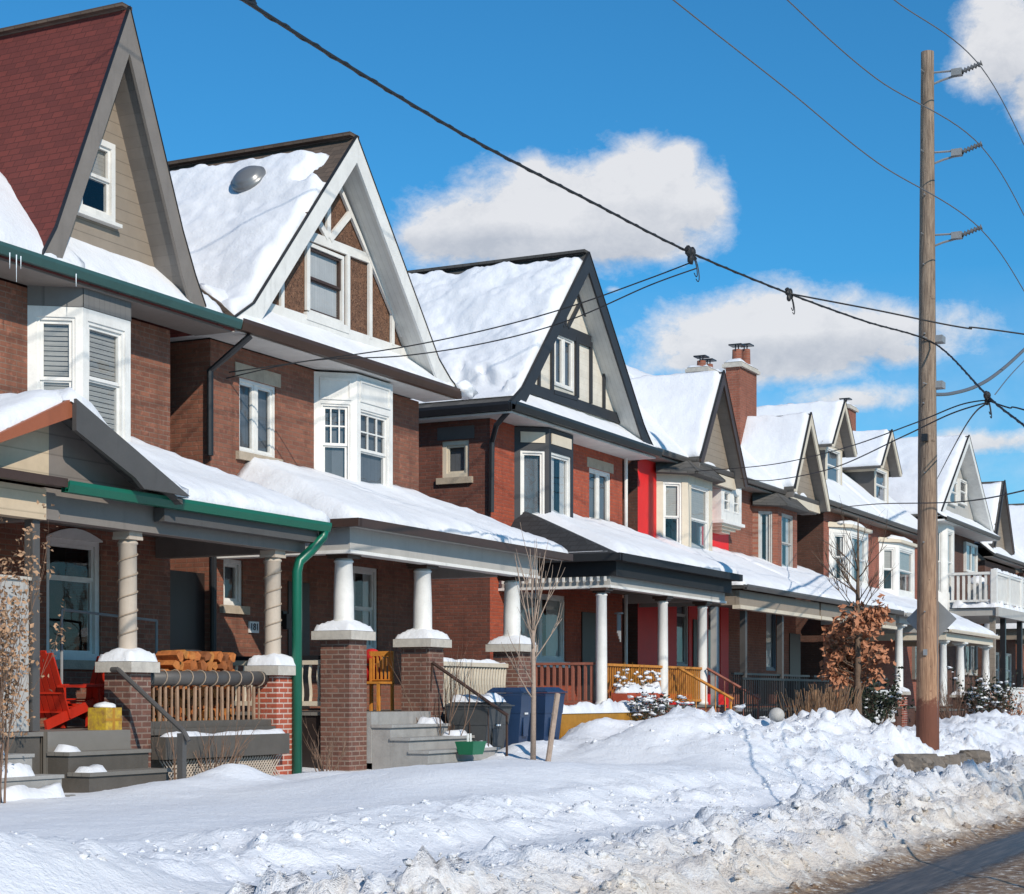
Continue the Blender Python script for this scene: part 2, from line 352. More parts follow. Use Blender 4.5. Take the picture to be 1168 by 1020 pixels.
# ------------------------------------------------------------------ ground
PROF = [(-80,.9),(-22,.55),(-10,.5),(-4.5,.42),(-3.2,.06),(0,.03),(3.2,.035),(3.4,.0),(4.2,.0),(4.5,.07),(5.0,.30),(5.6,.46),(6.1,.40),(6.7,.20),(7.5,.19),(8.0,.34),(8.7,.50),(10,.52),(14,.52),(16,.55),(90,.7)]
def prof(y):
    for (a,za),(b,zb) in zip(PROF, PROF[1:]):
        if y <= b:
            t = max(0,(y-a)/(b-a)); t = t*t*(3-2*t); return za+(zb-za)*t
    return PROF[-1][1]
BUMPS = [  # x, y, sx, sy, h
 (8.7,7.7,1.3,.55,.42),(12.2,7.8,1.3,.5,.16),(7.0,7.8,1.5,.6,.26),(14.6,8.0,.8,.4,.05),
 (17.0,12.6,1.2,.5,.12),(20.3,12.9,.9,.4,.10),(18.0,12.75,.5,.35,.20),
 (15.4,8.1,2.2,.7,.10),(18.5,10.2,1.8,.9,.20),(20.8,9.9,1.3,.8,.18),(23,9.2,1.6,.8,.16),(24.5,12.2,1.5,.7,.10),
 (28.0,10.9,1.6,1.0,.36),(31.0,11.2,1.9,.8,.38),(30.5,9.3,1.8,.8,.24),(34.0,9.7,1.5,.9,.35),(29.2,12.9,1.0,.5,.25),(36.5,10.5,1.5,.8,.30),(33.2,8.6,1.0,.4,.18),
 (27.0,9.3,1.5,.6,.16),(37.6,9.2,1.8,.8,.22),(42,9.0,2.2,1.2,.35),(47,9.5,3,1.4,.40),(55,9.5,4,1.4,.35),(64,9.5,4,1.6,.4),(76,9,5,2,.4),
 (26.2,12.9,.9,.6,.22),(36,5.6,3.0,.5,.18),(41,5.8,2.5,.6,.30),(46,6,3,.6,.25),(30,5.7,2.0,.4,.14),(22,5.6,2.0,.4,.10),(58,6,6,.8,.3),
 (31.0,12.6,2.6,.6,.42),(35.0,8.6,1.6,.6,.12),(28.6,12.9,.8,.5,.12),(19.3,11.3,1.9,.6,.15),(22.4,11.0,1.5,.7,.17),(27.2,11.9,.8,.35,-.14),(16.2,10.6,2.6,1.3,-.05),(36.0,7.35,3.2,.35,-.17)]
def sm(a,b,v):
    t=max(0,min(1,(v-a)/(b-a))); return t*t*(3-2*t)
def gz(x, y):
    z = prof(y)
    for bx,by,sx,sy,h in BUMPS:
        dx=(x-bx)/sx; dy=(y-by)/sy; q=dx*dx+dy*dy
        if q < 9: z += h*math.exp(-q*.8)
    z += .42*sm(24.3,27.5,x)*sm(37.5,34,x)*math.exp(-((y-10.9)/1.75)**2)+ .22*sm(37,42,x)*math.exp(-((y-10.2)/2.)**2)
    # lumps: strong on the banks, gentle in the yards, none on the road
    bank = max(0,min(1,(y-4.3)/.5))*max(0,min(1,(7.0-y)/.7))
    bank2 = max(0,1-abs(y-8.1)/.9)
    yard = max(0,min(1,(y-6.9)/.8))
    right = max(0,min(1,(x-25)/4))
    flat = math.exp(-(((x-16.5)/3.6)**2+((y-10.4)/1.5)**2))
    v = Vector((x,y,0))
    if y > 3.0:
        wv = v + Vector((noise.noise(v*.9),noise.noise(v*.9+Vector((5,5,5))),0))*.5
        b1 = abs(noise.noise(wv*.8)); b2 = abs(noise.noise(wv*1.9+Vector((9,2,0)))); b3 = abs(noise.noise(wv*4.3+Vector((3,5,1)))); b4 = abs(noise.noise(v*9.+Vector((1,8,2)))); b5=noise.noise(v*19.)
        patch = max(0,min(1,.5+1.6*noise.noise(v*.45+Vector((3,1,2)))))
        amp = bank*1.0+bank2*.55+yard*(.10+.95*right*max(0,1-max(0,y-12)/1.6))*(1-.9*flat)
        rough = 1+.7*bank+.5*right; b6=abs(noise.noise(v*14.+Vector((4,4,4)))); z += amp*(.18*(b1-.25)+.19*(b2-.22)+(.14*(b3-.2)+.085*(b4-.2)+.055*(b6-.2)+.014*b5)*(.3+.9*patch)*rough)
        # broken plough and shovel chunks
        ch = bank*1.0 + yard*(right*.85*max(0,1-max(0,y-12)/1.6) + .55*sm(15,11,x)*sm(9.6,8.6,y)+.12)*(1-.9*flat) + bank2*.35
        if ch > .03:
            for fq,hh in ((1.7,.10),(3.9,.05)):
                dd,pp = noise.voronoi((wv*1.0)*fq); cr_=noise.cell(pp[0]*7.3+Vector((.5,.5,.5))); f1=dd[0]; e_=min(1,(dd[1]-dd[0])*2.2)
                z += ch*hh*(max(0,.25+.9*cr_))*e_*(1-.35*f1)
            z -= ch*.05
    elif y > -3:
        z += .006*noise.noise(v*6)
    z += yard*.035*noise.noise(Vector((x*.35+y*.5, y*.9-x*.22, 4)))
    return max(z, .0 if y > 4.4 or y < 2.9 else -.01)
def grid_lines(a, b, steps):
    out=[a]
    while out[-1] < b:
        s = steps(out[-1]); out.append(out[-1]+s)
    return out
xs = grid_lines(-60, 320, lambda x: 2.5 if x<2 else (.075 if x<24 else (.11 if x<36 else (.18 if x<50 else (.5 if x<95 else 8)))) if x>=5 else .5)
ys = grid_lines(-70, 120, lambda y: 3 if y<-6 else (.4 if y<2.8 else (.06 if y<9.3 else (.10 if y<14.2 else (.6 if y<18 else 6)))))
g = MB(); nx, ny = len(xs), len(ys)
g.v = [(x,y,gz(x,y)) for y in ys for x in xs]
g.f = [(j*nx+i, j*nx+i+1, (j+1)*nx+i+1, (j+1)*nx+i) for j in range(ny-1) for i in range(nx-1)]
solo('ground', g, M['ground'], None, None, kind='structure', smooth=True)
# loose lumps of ploughed snow on the banks and paths
cr=random.Random(11)
def clods(n, name, mat, pick, label):
    m=MB()
    for i in range(n):
        x,y,r=pick(); z=gz(x,y); b=len(m.v); o=Vector((cr.random()*50,cr.random()*50,0)); fl=cr.uniform(.5,.9)
        for j in range(4):
            ph=math.pi*(j+.5)/4.2
            for k in range(6):
                th=math.pi*2*k/6+j*.5; d=Vector((math.sin(ph)*math.cos(th),math.sin(ph)*math.sin(th),math.cos(ph))); q=r*(1+.8*noise.noise(d*1.7+o)); m.v.append((x+d.x*q,y+d.y*q,z-r*.15+d.z*q*fl))
        m.v.append((x,y,z-r*.15+r*fl)); 
        for j in range(3):
            for k in range(6): m.f.append((b+j*6+k,b+(j+1)*6+k,b+(j+1)*6+(k+1)%6,b+j*6+(k+1)%6))
        for k in range(6): m.f.append((b+24,b+k,b+(k+1)%6))
    o=solo(name,m,mat,label,None,kind='stuff',smooth=True); return o
def pk_bank():
    x=7+35*cr.random()**1.3; y=cr.gauss(5.35,.55); return x,max(4.35,y),.010+.050*cr.random()**4
def pk_yard():
    if cr.random()<.45: return cr.uniform(26,40),cr.gauss(9.7,1.3),.012+.05*cr.random()**4
    return 7+22*cr.random(),cr.gauss(8.05,.35),.012+.045*cr.random()**4
clods(4200,'snow_lumps',M['ground'],pk_bank,'loose dirty lumps of ploughed snow along the road')
clods(1300,'snow_lumps',M['ground'],pk_yard,'loose clean lumps of shovelled snow on the yard banks')
# ------------------------------------------------------------------ shared building pieces
def wall_open(mb, fr, w, z0, z1, ops=(), rev=.12, u_start=0):
    us = sorted({u_start, w, *[o[0] for o in ops], *[o[1] for o in ops]}); zs = sorted({z0, z1, *[o[2] for o in ops], *[o[3] for o in ops]})
    us = [u for u in us if u_start-1e-6 <= u <= w+1e-6]; zs = [z for z in zs if z0-1e-6 <= z <= z1+1e-6]
    for a,b in zip(us,us[1:]):
        for c,d in zip(zs,zs[1:]):
            mu,mz=(a+b)/2,(c+d)/2
            if any(o[0]<mu<o[1] and o[2]<mz<o[3] for o in ops): continue
            mb.quad(fr.p(a,c),fr.p(b,c),fr.p(b,d),fr.p(a,d))
    for a,b,c,d in ops:
        mb.quad(fr.p(a,c),fr.p(a,d),fr.p(a,d,-rev),fr.p(a,c,-rev)); mb.quad(fr.p(b,c),fr.p(b,c,-rev),fr.p(b,d,-rev),fr.p(b,d))
        mb.quad(fr.p(a,d),fr.p(b,d),fr.p(b,d,-rev),fr.p(a,d,-rev)); mb.quad(fr.p(a,c),fr.p(a,c,-rev),fr.p(b,c,-rev),fr.p(b,c))
def window(root, fr, u0, u1, z0, z1, style='sash', mat='white', n=-.06, fw=.07, sw=.045, sill=None, lintel=None,
           back='room', sash=None, muntin=(3,2), lab=None, sillout=.07, arch=False, name='window', fake=False):
    f = MB(); T = .09
    f.fb(fr,u0,u0+fw,z0,z1,n-T,n+.03); f.fb(fr,u1-fw,u1,z0,z1,n-T,n+.03)
    f.fb(fr,u0+fw,u1-fw,z1-fw,z1,n-T,n+.03); f.fb(fr,u0+fw,u1-fw,z0,z0+fw,n-T,n+.03)
    a,b,c,d = u0+fw,u1-fw,z0+fw,z1-fw
    s = MB()
    def sashf(a,b,c,d,k):
        s.fb(fr,a,a+sw,c,d,k-.05,k); s.fb(fr,b-sw,b,c,d,k-.05,k); s.fb(fr,a+sw,b-sw,d-sw,d,k-.05,k); s.fb(fr,a+sw,b-sw,c,c+sw,k-.05,k)
    mid = c+(d-c)*.5
    if style in ('sash','grid','transom'):
        if style=='transom': mid = c+(d-c)*.68
        sashf(a,b,mid,d,n); sashf(a,b,c,mid+.02,n-.025)
        if style=='grid':
            for i in range(1,muntin[0]): u=a+(b-a)*i/muntin[0]; s.fb(fr,u-.012,u+.012,mid+sw,d-sw,n-.03,n-.005)
            for i in range(1,muntin[1]): z=mid+(d-mid)*i/muntin[1]; s.fb(fr,a+sw,b-sw,z-.012,z+.012,n-.031,n-.006)
    elif style=='casement2':
        m=(a+b)/2; s.fb(fr,m-.04,m+.04,c,d,n-.06,n+.01); sashf(a,m-.04,c,d,n); sashf(m+.04,b,c,d,n)
    else: sashf(a,b,c,d,n)
    w = part(name, f, M[mat], root)
    if lab: w['label']=lab
    part('sash', s, M[sash or mat], w)
    g = MB(); g.quad(fr.p(a+.01,c+.01,n-.033),fr.p(b-.01,c+.01,n-.033),fr.p(b-.01,d-.01,n-.033),fr.p(a+.01,d-.01,n-.033)); part('pane', g, M['glass'], w)
    q = MB()
    if fake:
        q.fb(fr,a,b,c,d,n-.075,n-.06); part('dark_backing', q, M['door'], w); q = MB()  # near-black panel close behind the glass stands in for an unlit room
        if back in ('curtain','full','half'): q.fb(fr,a,a+(b-a)*.4,c+(0 if back!='half' else (d-c)*.5),d,n-.055,n-.045); q.fb(fr,b-(b-a)*.3,b,c+(0 if back!='half' else (d-c)*.5),d,n-.055,n-.045); part('curtain', q, M['curtain'], w)
    elif back=='room':
        pass
    elif back=='curtain':
        q.fb(fr,a,a+(b-a)*.36,c,d,n-.075,n-.065); q.fb(fr,b-(b-a)*.30,b,c,d,n-.075,n-.065); part('curtain', q, M['curtain'], w)
    elif back=='full': q.fb(fr,a,b,c,d,n-.075,n-.065); part('curtain', q, M['curtain'], w)
    elif back=='dark': q.fb(fr,a,b,c,d,n-.10,n-.09); part('curtain', q, M['curtaindark'], w)
    elif back=='blind':
        k=int((d-c)/.065)
        for i in range(k):
            z=c+(d-c)*(i+.5)/k
            if z > c+(d-c)*.06: q.fb(fr,a+.01,b-.01,z-.027,z+.027,n-.075,n-.06)
        part('blind', q, M['blind'], w)
    elif back=='half': q.fb(fr,a,b,c+(d-c)*.52,d,n-.075,n-.065); part('blind', q, M['blind'], w)
    r = MB(); dd=.55
    if not fake: 
        r.fb(fr,a-.05,b+.05,c-.05,d+.05,n-dd-.02,n-dd); part('dark_backing', r, M['door'], w)  # near-black panel further back, its colour gives the darkness of the room
    if sill: q=MB(); q.fb(fr,u0-.1,u1+.1,z0-.13,z0-.002,-.1,sillout); part('sill', q, M[sill], w)
    if lintel: q=MB(); q.fb(fr,u0-.12,u1+.12,z1+.002,z1+.22,-.05,.012); part('lintel', q, M[lintel], w)
    if arch:
        q=MB(); k=8; pts=[]
        for i in range(k+1):
            u=u0+(u1-u0)*i/k; pts.append((u, z1+.13*math.sin(math.pi*i/k)))
        for (ua,za),(ub,zb) in zip(pts,pts[1:]):
            q.add([fr.p(ua,z1-.02,-.03),fr.p(ub,z1-.02,-.03),fr.p(ub,zb,-.03),fr.p(ua,za,-.03),fr.p(ua,z1-.02,.035),fr.p(ub,z1-.02,.035),fr.p(ub,zb,.035),fr.p(ua,za,.035)],
                  [(4,5,6,7),(2,3,7,6),(0,1,5,4),(3,0,4,7),(1,2,6,5)])
        part('arched_head', q, M[mat], w)
    return w
def bay(root, x0, x1, yw, yb, dx, z0, z1, ops, mat, name='bay', closetop=True):
    """three-sided bay: ops = {side: [(u0,u1,z0,z1)]} side 'l','f','r'. returns frames"""
    L_ = Fr((x0,yw),(x0+dx,yb)); F_ = Fr((x0+dx,yb),(x1-dx,yb)); R_ = Fr((x1-dx,yb),(x1,yw)); m = MB()
    for k,fr in (('l',L_),('f',F_),('r',R_)): wall_open(m, fr, fr.w, z0, z1, ops.get(k,[]), .08)
    m.add([(x0,yw,z0),(x0+dx,yb,z0),(x1-dx,yb,z0),(x1,yw,z0)],[(3,2,1,0)]); m.add([(x0,yw,z1),(x0+dx,yb,z1),(x1-dx,yb,z1),(x1,yw,z1)],[(0,1,2,3)])
    b = part(name, m, M[mat], root); return L_,F_,R_,b
def profz(pr, x):
    for (a,za),(b,zb) in zip(pr,pr[1:]):
        if a <= x <= b: return za+(zb-za)*(x-a)/(b-a)
    return min(pr[0][1],pr[-1][1])
def slab(pr, yf, yb, t, mb=None, zmin=None, up=0.):
    """thickened roof profile, cut level with the eaves at its feet"""
    mb = mb or MB(); e=min(pr[0][1],pr[-1][1])-.05 if zmin is None else zmin
    for (a,za),(b,zb) in zip(pr,pr[1:]):
        lo=e if zmin is not None else (pr[0][1] if zb>za else pr[-1][1])-.06
        pa,pb=za-t,zb-t
        if max(pa,pb)<=lo: poly=[(a,lo),(b,lo),(b,zb+up),(a,za+up)]
        elif min(pa,pb)>=lo: poly=[(a,pa),(b,pb),(b,zb+up),(a,za+up)]
        else:
            xm=a+(b-a)*(lo-pa)/(pb-pa)
            poly=[(a,lo),(xm,lo),(b,pb),(b,zb+up),(a,za+up)] if pa<pb else [(a,pa),(xm,lo),(b,lo),(b,zb+up),(a,za+up)]
        mb.exty(poly, yf, yb)
    return mb
def fat(x): return abs(x)
def gable(root, pr, yf, yb, gy, z0, mats, tb=.3, t=.12, wall_in=.35, opening=None, ridgecap=None, roofname='roof', soffit=True):
    """pr: roof profile left foot .. apex .. right foot (x,z). gable wall at y=gy."""
    roof = part(roofname, slab(pr, yf+.001, yb, t), M[mats['roof']], root)
    b = slab(pr, yf-.045, yf, tb, up=.015)
    part('bargeboard', b, M[mats['barge']], roof)
    b = MB()
    for (a,za),(c,zc) in zip(pr,pr[1:]): b.exty([(a,za+.016),(c,zc+.016),(c,zc+.04),(a,za+.04)], yf-.06, yf-.005)
    part('drip_edge', b, M[mats.get('drip','blacktrim')], roof)
    if soffit:
        s = slab([(x,z-t*.6) for x,z in pr], yf+.002, gy, wall_in*.35+t*.4, zmin=min(pr[0][1],pr[-1][1])-.055); part('soffit', s, M[mats['soffit']], roof)
    # gable wall by vertical strips
    w = MB(); xs_ = {x for x,z in pr}
    if opening: xs_ |= {opening[0],opening[1]}
    xs_ = sorted(xs_); cut = t+.05
    for a,b_ in zip(xs_,xs_[1:]):
        za,zb = profz(pr,a)-cut, profz(pr,b_)-cut
        if max(za,zb) <= z0: continue
        za=max(za,z0); zb=max(zb,z0)
        if opening and opening[0]-1e-6<=a and b_<=opening[1]+1e-6:
            w.quad((a,gy,z0),(b_,gy,z0),(b_,gy,opening[2]),(a,gy,opening[2])); w.quad((a,gy,opening[3]),(b_,gy,opening[3]),(b_,gy,zb),(a,gy,za))
        else: w.quad((a,gy,z0),(b_,gy,z0),(b_,gy,zb),(a,gy,za))
    gw = part('gable_wall', w, M[mats['wall']], root)
    return roof, gw
def sheet(fn, nu, nv, t, lu, lv, seed=0, edge=.25, rag=.12, amp=.3, frq=1.6, up=.75, bare=None):
    """fn(u,v)->(point, normal). a layer of snow with rounded ragged edges lying on it"""
    m = MB(); m.smooth = True; top=[]; bot=[]
    for j in range(nv+1):
        for i in range(nu+1):
            u,v = i/nu, j/nv; p,nrm = fn(u,v)
            du = min(u,1-u)*lu; dv = min(v,1-v)*lv; q = Vector((p.x*frq,p.y*frq,p.z*frq+seed*7.3))
            e = min(du,dv) + rag*(noise.noise(q*1.7)) ; e = max(0,min(1,e/edge)); e = math.sqrt(max(0,1-(1-e)**2))
            if bare: e *= max(0,min(1,bare(p,u,v)*3+.5))
            k = e*(1+amp*noise.noise(q*.7)+amp*.35*noise.noise(q*3.1)+amp*.12*noise.noise(q*9))
            nn = (nrm*(1-up)+Vector((0,0,1))*up)
            top.append(p+nn*(t*k)+nrm*(-.01 if e<=0 else .004)); bot.append(p-nrm*.02)
    b=0; W=nu+1; m.v=[tuple(v) for v in top]+[tuple(v) for v in bot]; o=len(top)
    for j in range(nv):
        for i in range(nu): m.f.append((j*W+i,j*W+i+1,(j+1)*W+i+1,(j+1)*W+i))
    ring=[i for i in range(W)]+[j*W+nu for j in range(1,nv+1)]+[nv*W+i for i in range(nu-1,-1,-1)]+[j*W for j in range(nv-1,0,-1)]
    for a,c in zip(ring,ring[1:]+ring[:1]): m.f.append((a,o+a,o+c,c))
    return m
def snow_slope(pr_seg, y0, y1, **kw):
    """snow on a roof plane given by profile points (x,z) bottom..top, running y0..y1"""
    pts=pr_seg; ds=[0]
    for (a,za),(b,zb) in zip(pts,pts[1:]): ds.append(ds[-1]+math.hypot(b-a,zb-za))
    Lt=ds[-1]
    def fn(u,v):
        s=v*Lt
        for i in range(len(pts)-1):
            if s<=ds[i+1]+1e-9:
                f=(s-ds[i])/(ds[i+1]-ds[i]); (a,za),(b,zb)=pts[i],pts[i+1]
                x=a+(b-a)*f; z=za+(zb-za)*f; dx,dz=b-a,zb-za; l=math.hypot(dx,dz)
                nr=Vector((-dz/l,0,dx/l)); nr = nr if nr.z>0 else -nr
                return Vector((x,y0+(y1-y0)*u,z)), nr
    return sheet(fn, kw.pop('nu',40), kw.pop('nv',40), kw.pop('t',.2), abs(y1-y0), Lt, **kw)
def field(x0,x1,y0,y1,h,t=.22,res=.11,seed=0,edge=.28,rag=.10,amp=.25,over=.06):
    """snow lying over a height function h(x,y) (hip or lean-to roofs), bulging over its rim"""
    t*=.60; amp*=1.7; over*=.7
    nu=max(6,int((x1-x0)/res)); nv=max(6,int((y1-y0)/res))
    def fn(u,v):
        x=x0-over+(x1-x0+2*over)*u; y=y0-over+(y1-y0+over)*v; xc=min(max(x,x0),x1); yc=max(y,y0)
        return Vector((x,y,h(xc,yc))), Vector((0,0,1))
    def efn(u,v): return fn(u,v)
    m=MB(); m.smooth=True; top=[];bot=[]
    for j in range(nv+1):
        for i in range(nu+1):
            u,v=i/nu,j/nv; p,_=fn(u,v); q=Vector((p.x*1.5,p.y*1.5,seed*5.1))
            e=min(min(u,1-u)*(x1-x0), v*(y1-y0))+rag*noise.noise(q*1.6)+rag*.7*noise.noise(q*4)+rag*.4*noise.noise(q*9); e=max(0,min(1,e/edge)); e=math.sqrt(max(0,1-(1-e)**2))
            k=e*(1+amp*noise.noise(q*.6)+amp*.4*noise.noise(q*2.7)+amp*.12*noise.noise(q*8))
            top.append((p.x,p.y,p.z+t*k+(.006 if e>0 else -.03))); bot.append((p.x,p.y,p.z-.035))
    W=nu+1; m.v=top+bot; o=len(top)
    for j in range(nv):
        for i in range(nu): m.f.append((j*W+i,j*W+i+1,(j+1)*W+i+1,(j+1)*W+i))
    ring=[i for i in range(W)]+[j*W+nu for j in range(1,nv+1)]+[nv*W+i for i in range(nu-1,-1,-1)]+[j*W for j in range(nv-1,0,-1)]
    for a,c in zip(ring,ring[1:]+ring[:1]): m.f.append((a,o+a,o+c,c))
    return m
def hroof(x0,x1,y0,y1,h,thick=.10,res=.5):
    """thin roof deck under a height function"""
    nu=max(2,int((x1-x0)/res)); nv=max(2,int((y1-y0)/res)); m=MB(); W=nu+1
    P_=[(x0+(x1-x0)*i/nu, y0+(y1-y0)*j/nv) for j in range(nv+1) for i in range(nu+1)]
    m.v=[(x,y,h(x,y)) for x,y in P_]+[(x,y,h(x,y)-thick) for x,y in P_]; o=len(P_)
    for j in range(nv):
        for i in range(nu):
            a=j*W+i; m.f.append((a,a+1,a+W+1,a+W)); m.f.append((o+a,o+a+W,o+a+W+1,o+a+1))
    ring=[i for i in range(W)]+[j*W+nu for j in range(1,nv+1)]+[nv*W+i for i in range(nu-1,-1,-1)]+[j*W for j in range(nv-1,0,-1)]
    for a,c in zip(ring,ring[1:]+ring[:1]): m.f.append((a,o+a,o+c,c))
    return m
def gutter_x(root, x0, x1, y, z, mat, h=.12, w=.12):
    m=MB(); m.extx([(y,z-h*.35),(y+w*.25,z-h),(y+w,z-h),(y+w,z),(y+w-.01,z),(y+w-.01,z-h+.012),(y+w*.25,z-h+.012),(y+.014,z-.01),(y+.014,z),(y,z)], x0, x1)
    return part('gutter', m, M[mat], root)
def gutter_y(root, x, y0, y1, z, mat, h=.12, w=.12):
    m=MB(); m.exty([(x,z-h*.35),(x+w*.25,z-h),(x+w,z-h),(x+w,z),(x,z)], y0, y1); return part('gutter', m, M[mat], root)
def pier(root, x, y, s, z0, z1, mat='pier', capmat='cap', capw=.09, caph=.12, snow=.1, pyr=.1):
    m=MB(); m.box(x-s/2,x+s/2,y-s/2,y+s/2,z0,z1); p=part('pier', m, M[mat], root)
    c=MB(); a=s/2+capw
    c.box(x-a,x+a,y-a,y+a,z1+.001,z1+caph); c.taper(x,y,z1+caph+.001,z1+caph+pyr,a-.02,a-.02,s*.28,s*.28); part('pier_cap', c, M[capmat], p)
    if snow:
        q=MB(); q.smooth=True
        def h(xx,yy): return z1+caph+.005+max(0,min(pyr, pyr*(a-max(abs(xx-x),abs(yy-y)))/(a-s*.28)))
        nn=12; top=[];W=nn+1
        for j in range(W):
            for i in range(W):
                xx=x-a+2*a*i/nn; yy=y-a+2*a*j/nn; e=min(1,(a-max(abs(xx-x),abs(yy-y)))/.09+.0); e=math.sqrt(max(0,1-(1-e)**2))
                top.append((xx,yy,h(xx,yy)+snow*e*(1+.5*noise.noise(Vector((xx*5,yy*5,z1))))))
        q.v=top; q.f=[(j*W+i,j*W+i+1,(j+1)*W+i+1,(j+1)*W+i) for j in range(nn) for i in range(nn)]
        part('snow_cap', q, M['snow'], p)
    return p
def column(root, x, y, z0, z1, r=.15, mat='white', capm=None, taper=.85, base=True, capw=1.5):
    m=MB(); m.smooth=True
    m.lathe(x,y,[(r*1.18,z0),(r*1.18,z0+.05),(r*1.02,z0+.08),(r,z0+.10),(r*.985,z0+(z1-z0)*.4),(r*taper,z1-.16),(r*taper*1.12,z1-.15),(r*taper*1.12,z1-.13),(r*taper,z1-.12),(r*taper,z1-.06)],24)
    c=part('column', m, M[mat], root)
    q=MB(); q.box(x-r*capw,x+r*capw,y-r*capw,y+r*capw,z1-.06,z1-.001); q.box(x-r*1.15,x+r*1.15,y-r*1.15,y+r*1.15,z1-.10,z1-.062); part('capital', q, M[capm or mat], c)
    return c
def snowpad(mb, x0,x1,y0,y1,z,t=.08,seed=0):
    n=max(4,int((x1-x0)/.08)); m_=max(3,int((y1-y0)/.06)); b=len(mb.v); W=n+1
    for j in range(m_+1):
        for i in range(W):
            x=x0+(x1-x0)*i/n; y=y0+(y1-y0)*j/m_
            e=min(min(i,n-i)*(x1-x0)/n, min(j,m_-j)*(y1-y0)/m_)/.06; e=min(1,e)
            k=max(0,.8+noise.noise(Vector((x*2.5+seed,y*3,z*3)))*.8+.25*noise.noise(Vector((x*9+seed,y*9,z)))); mb.v.append((x,y,z+t*math.sqrt(e)*k-(.004 if e==0 else 0)))
    for j in range(m_):
        for i in range(n): mb.f.append((b+j*W+i,b+j*W+i+1,b+(j+1)*W+i+1,b+(j+1)*W+i))
YW=16.4; YG=16.25; YR=15.8
def frontfr(x0,x1,y=YW): return Fr((x0,y),(x1,y))
def wpx(pxl,pxr,pyt,pyb,y=YW):
    a,b=X(pxl,y),X(pxr,y); return a,b,Z(pyb,a,y),Z(pyt,a,y)
def shell(root, x0,x1,z0,z1, ops, mat, yb=26., side_ops=(), sidemat=None):
    """brick walls: front with real window openings, both sides, back. ops in world x"""
    m=MB(); f=frontfr(x0,x1); wall_open(m,f,x1-x0,z0,z1,[(a-x0,b-x0,c,d) for a,b,c,d in ops])
    s=MB() if sidemat else m
    l=Fr((x0,yb),(x0,YW)); wall_open(s,l,yb-YW,z0,z1,[(yb-a,yb-b,c,d) for b,a,c,d in side_ops])
    m.quad((x1,YW,z0),(x1,yb,z0),(x1,yb,z1),(x1,YW,z1)); m.quad((x1,yb,z0),(x0,yb,z0),(x0,yb,z1),(x1,yb,z1))
    w=part('wall', m, M[mat], root)
    if sidemat: part('side_wall', s, M[sidemat], root)
    return w,f
def win(root, rect, x0, y=YW, **kw):
    a,b,c,d=rect; return window(root, Fr((x0,y),(x0+50,y)), a-x0, b-x0, c, d, **kw)
def soffit(root, x0,x1,z,mat='dimwhite',y0=15.72,y1=YW,t=.04, xl=None, name='eave_soffit'):
    m=MB(); m.box(x0,x1,y0,y1,z,z+t); return part(name,m,M[mat],root)
def timbers(mb, segs, y, w=.10, d=.05):
    for (x0,z0),(x1,z1) in segs:
        a=Vector((x0,y-d/2+.001,z0)); b=Vector((x1,y-d/2+.001,z1)); mb.bar(a,b,w,d,up=(0,1,0)) if False else mb.bar(a,b,d if False else w,d,up=(0,1,0))
def lean(zg, zw, y0, x0, x1, ksl=.95, ksr=.95, yw=YW):
    sl=(zw-zg)/(yw-y0)
    return lambda x,y: zg+max(0,min(sl*(y-y0), ksl*(x-x0), ksr*(x1-x)))
def balusters(mb, p, q, z0, z1, n, w=.03, wavy=0):
    p=Vector((*p,0)); q=Vector((*q,0))
    for i in range(n):
        c=p+(q-p)*((i+.5)/n)
        if wavy:
            pts=[(c.x+wavy*math.sin(k*1.15+i*.05), c.y, z0+(z1-z0)*k/6) for k in range(7)]; mb.tube(pts, w*.55, n=5)
        else: mb.box(c.x-w/2,c.x+w/2,c.y-w/2,c.y+w/2,z0,z1)
def porch_box(root,x0,x1,y0,y1,z,mat='deck',fz=.3,fmat='stairdark'):
    m=MB(); m.box(x0,x1,y0,y1,z-.05,z); p=part('porch_floor',m,M[mat],root)
    m=MB(); m.box(x0+.03,x1-.03,y0+.03,y0+.07,fz,z-.052); m.box(x0+.03,x0+.07,y0+.07,y1,fz,z-.052); m.box(x1-.07,x1-.03,y0+.07,y1,fz,z-.052); part('porch_skirt',m,M[fmat],root)
def beam(root,x0,x1,y0,y1,zb,zt,mat,trim=None,th=.18,ceil='soff',cz=None):
    m=MB(); m.box(x0,x1,y0,y0+th,zb,zt); m.box(x0,x0+th,y0+th,y1,zb,zt); m.box(x1-th,x1,y0+th,y1,zb,zt); b=part('porch_beam',m,M[mat],root)
    if trim: m=MB(); m.box(x0-.03,x1+.03,y0-.03,y0+th+.02,zb-.05,zb-.001); m.box(x0-.03,x0+th+.02,y0+th+.02,y1,zb-.05,zb-.001); part('beam_trim',m,M[trim],b)
    m=MB(); m.box(x0+th+.001,x1-th-.001,y0+th+.001,y1,zt-.06,zt-.03); part('porch_ceiling',m,M[ceil],root)
    return b
def lean_under(root, x0,x1,y0,zg,mat,front_y,ov=.28):
    """eave underside"""
    m=MB(); m.box(x0,x1,y0,front_y,zg-.13,zg-.105); return part('porch_eave_soffit',m,M[mat],root)
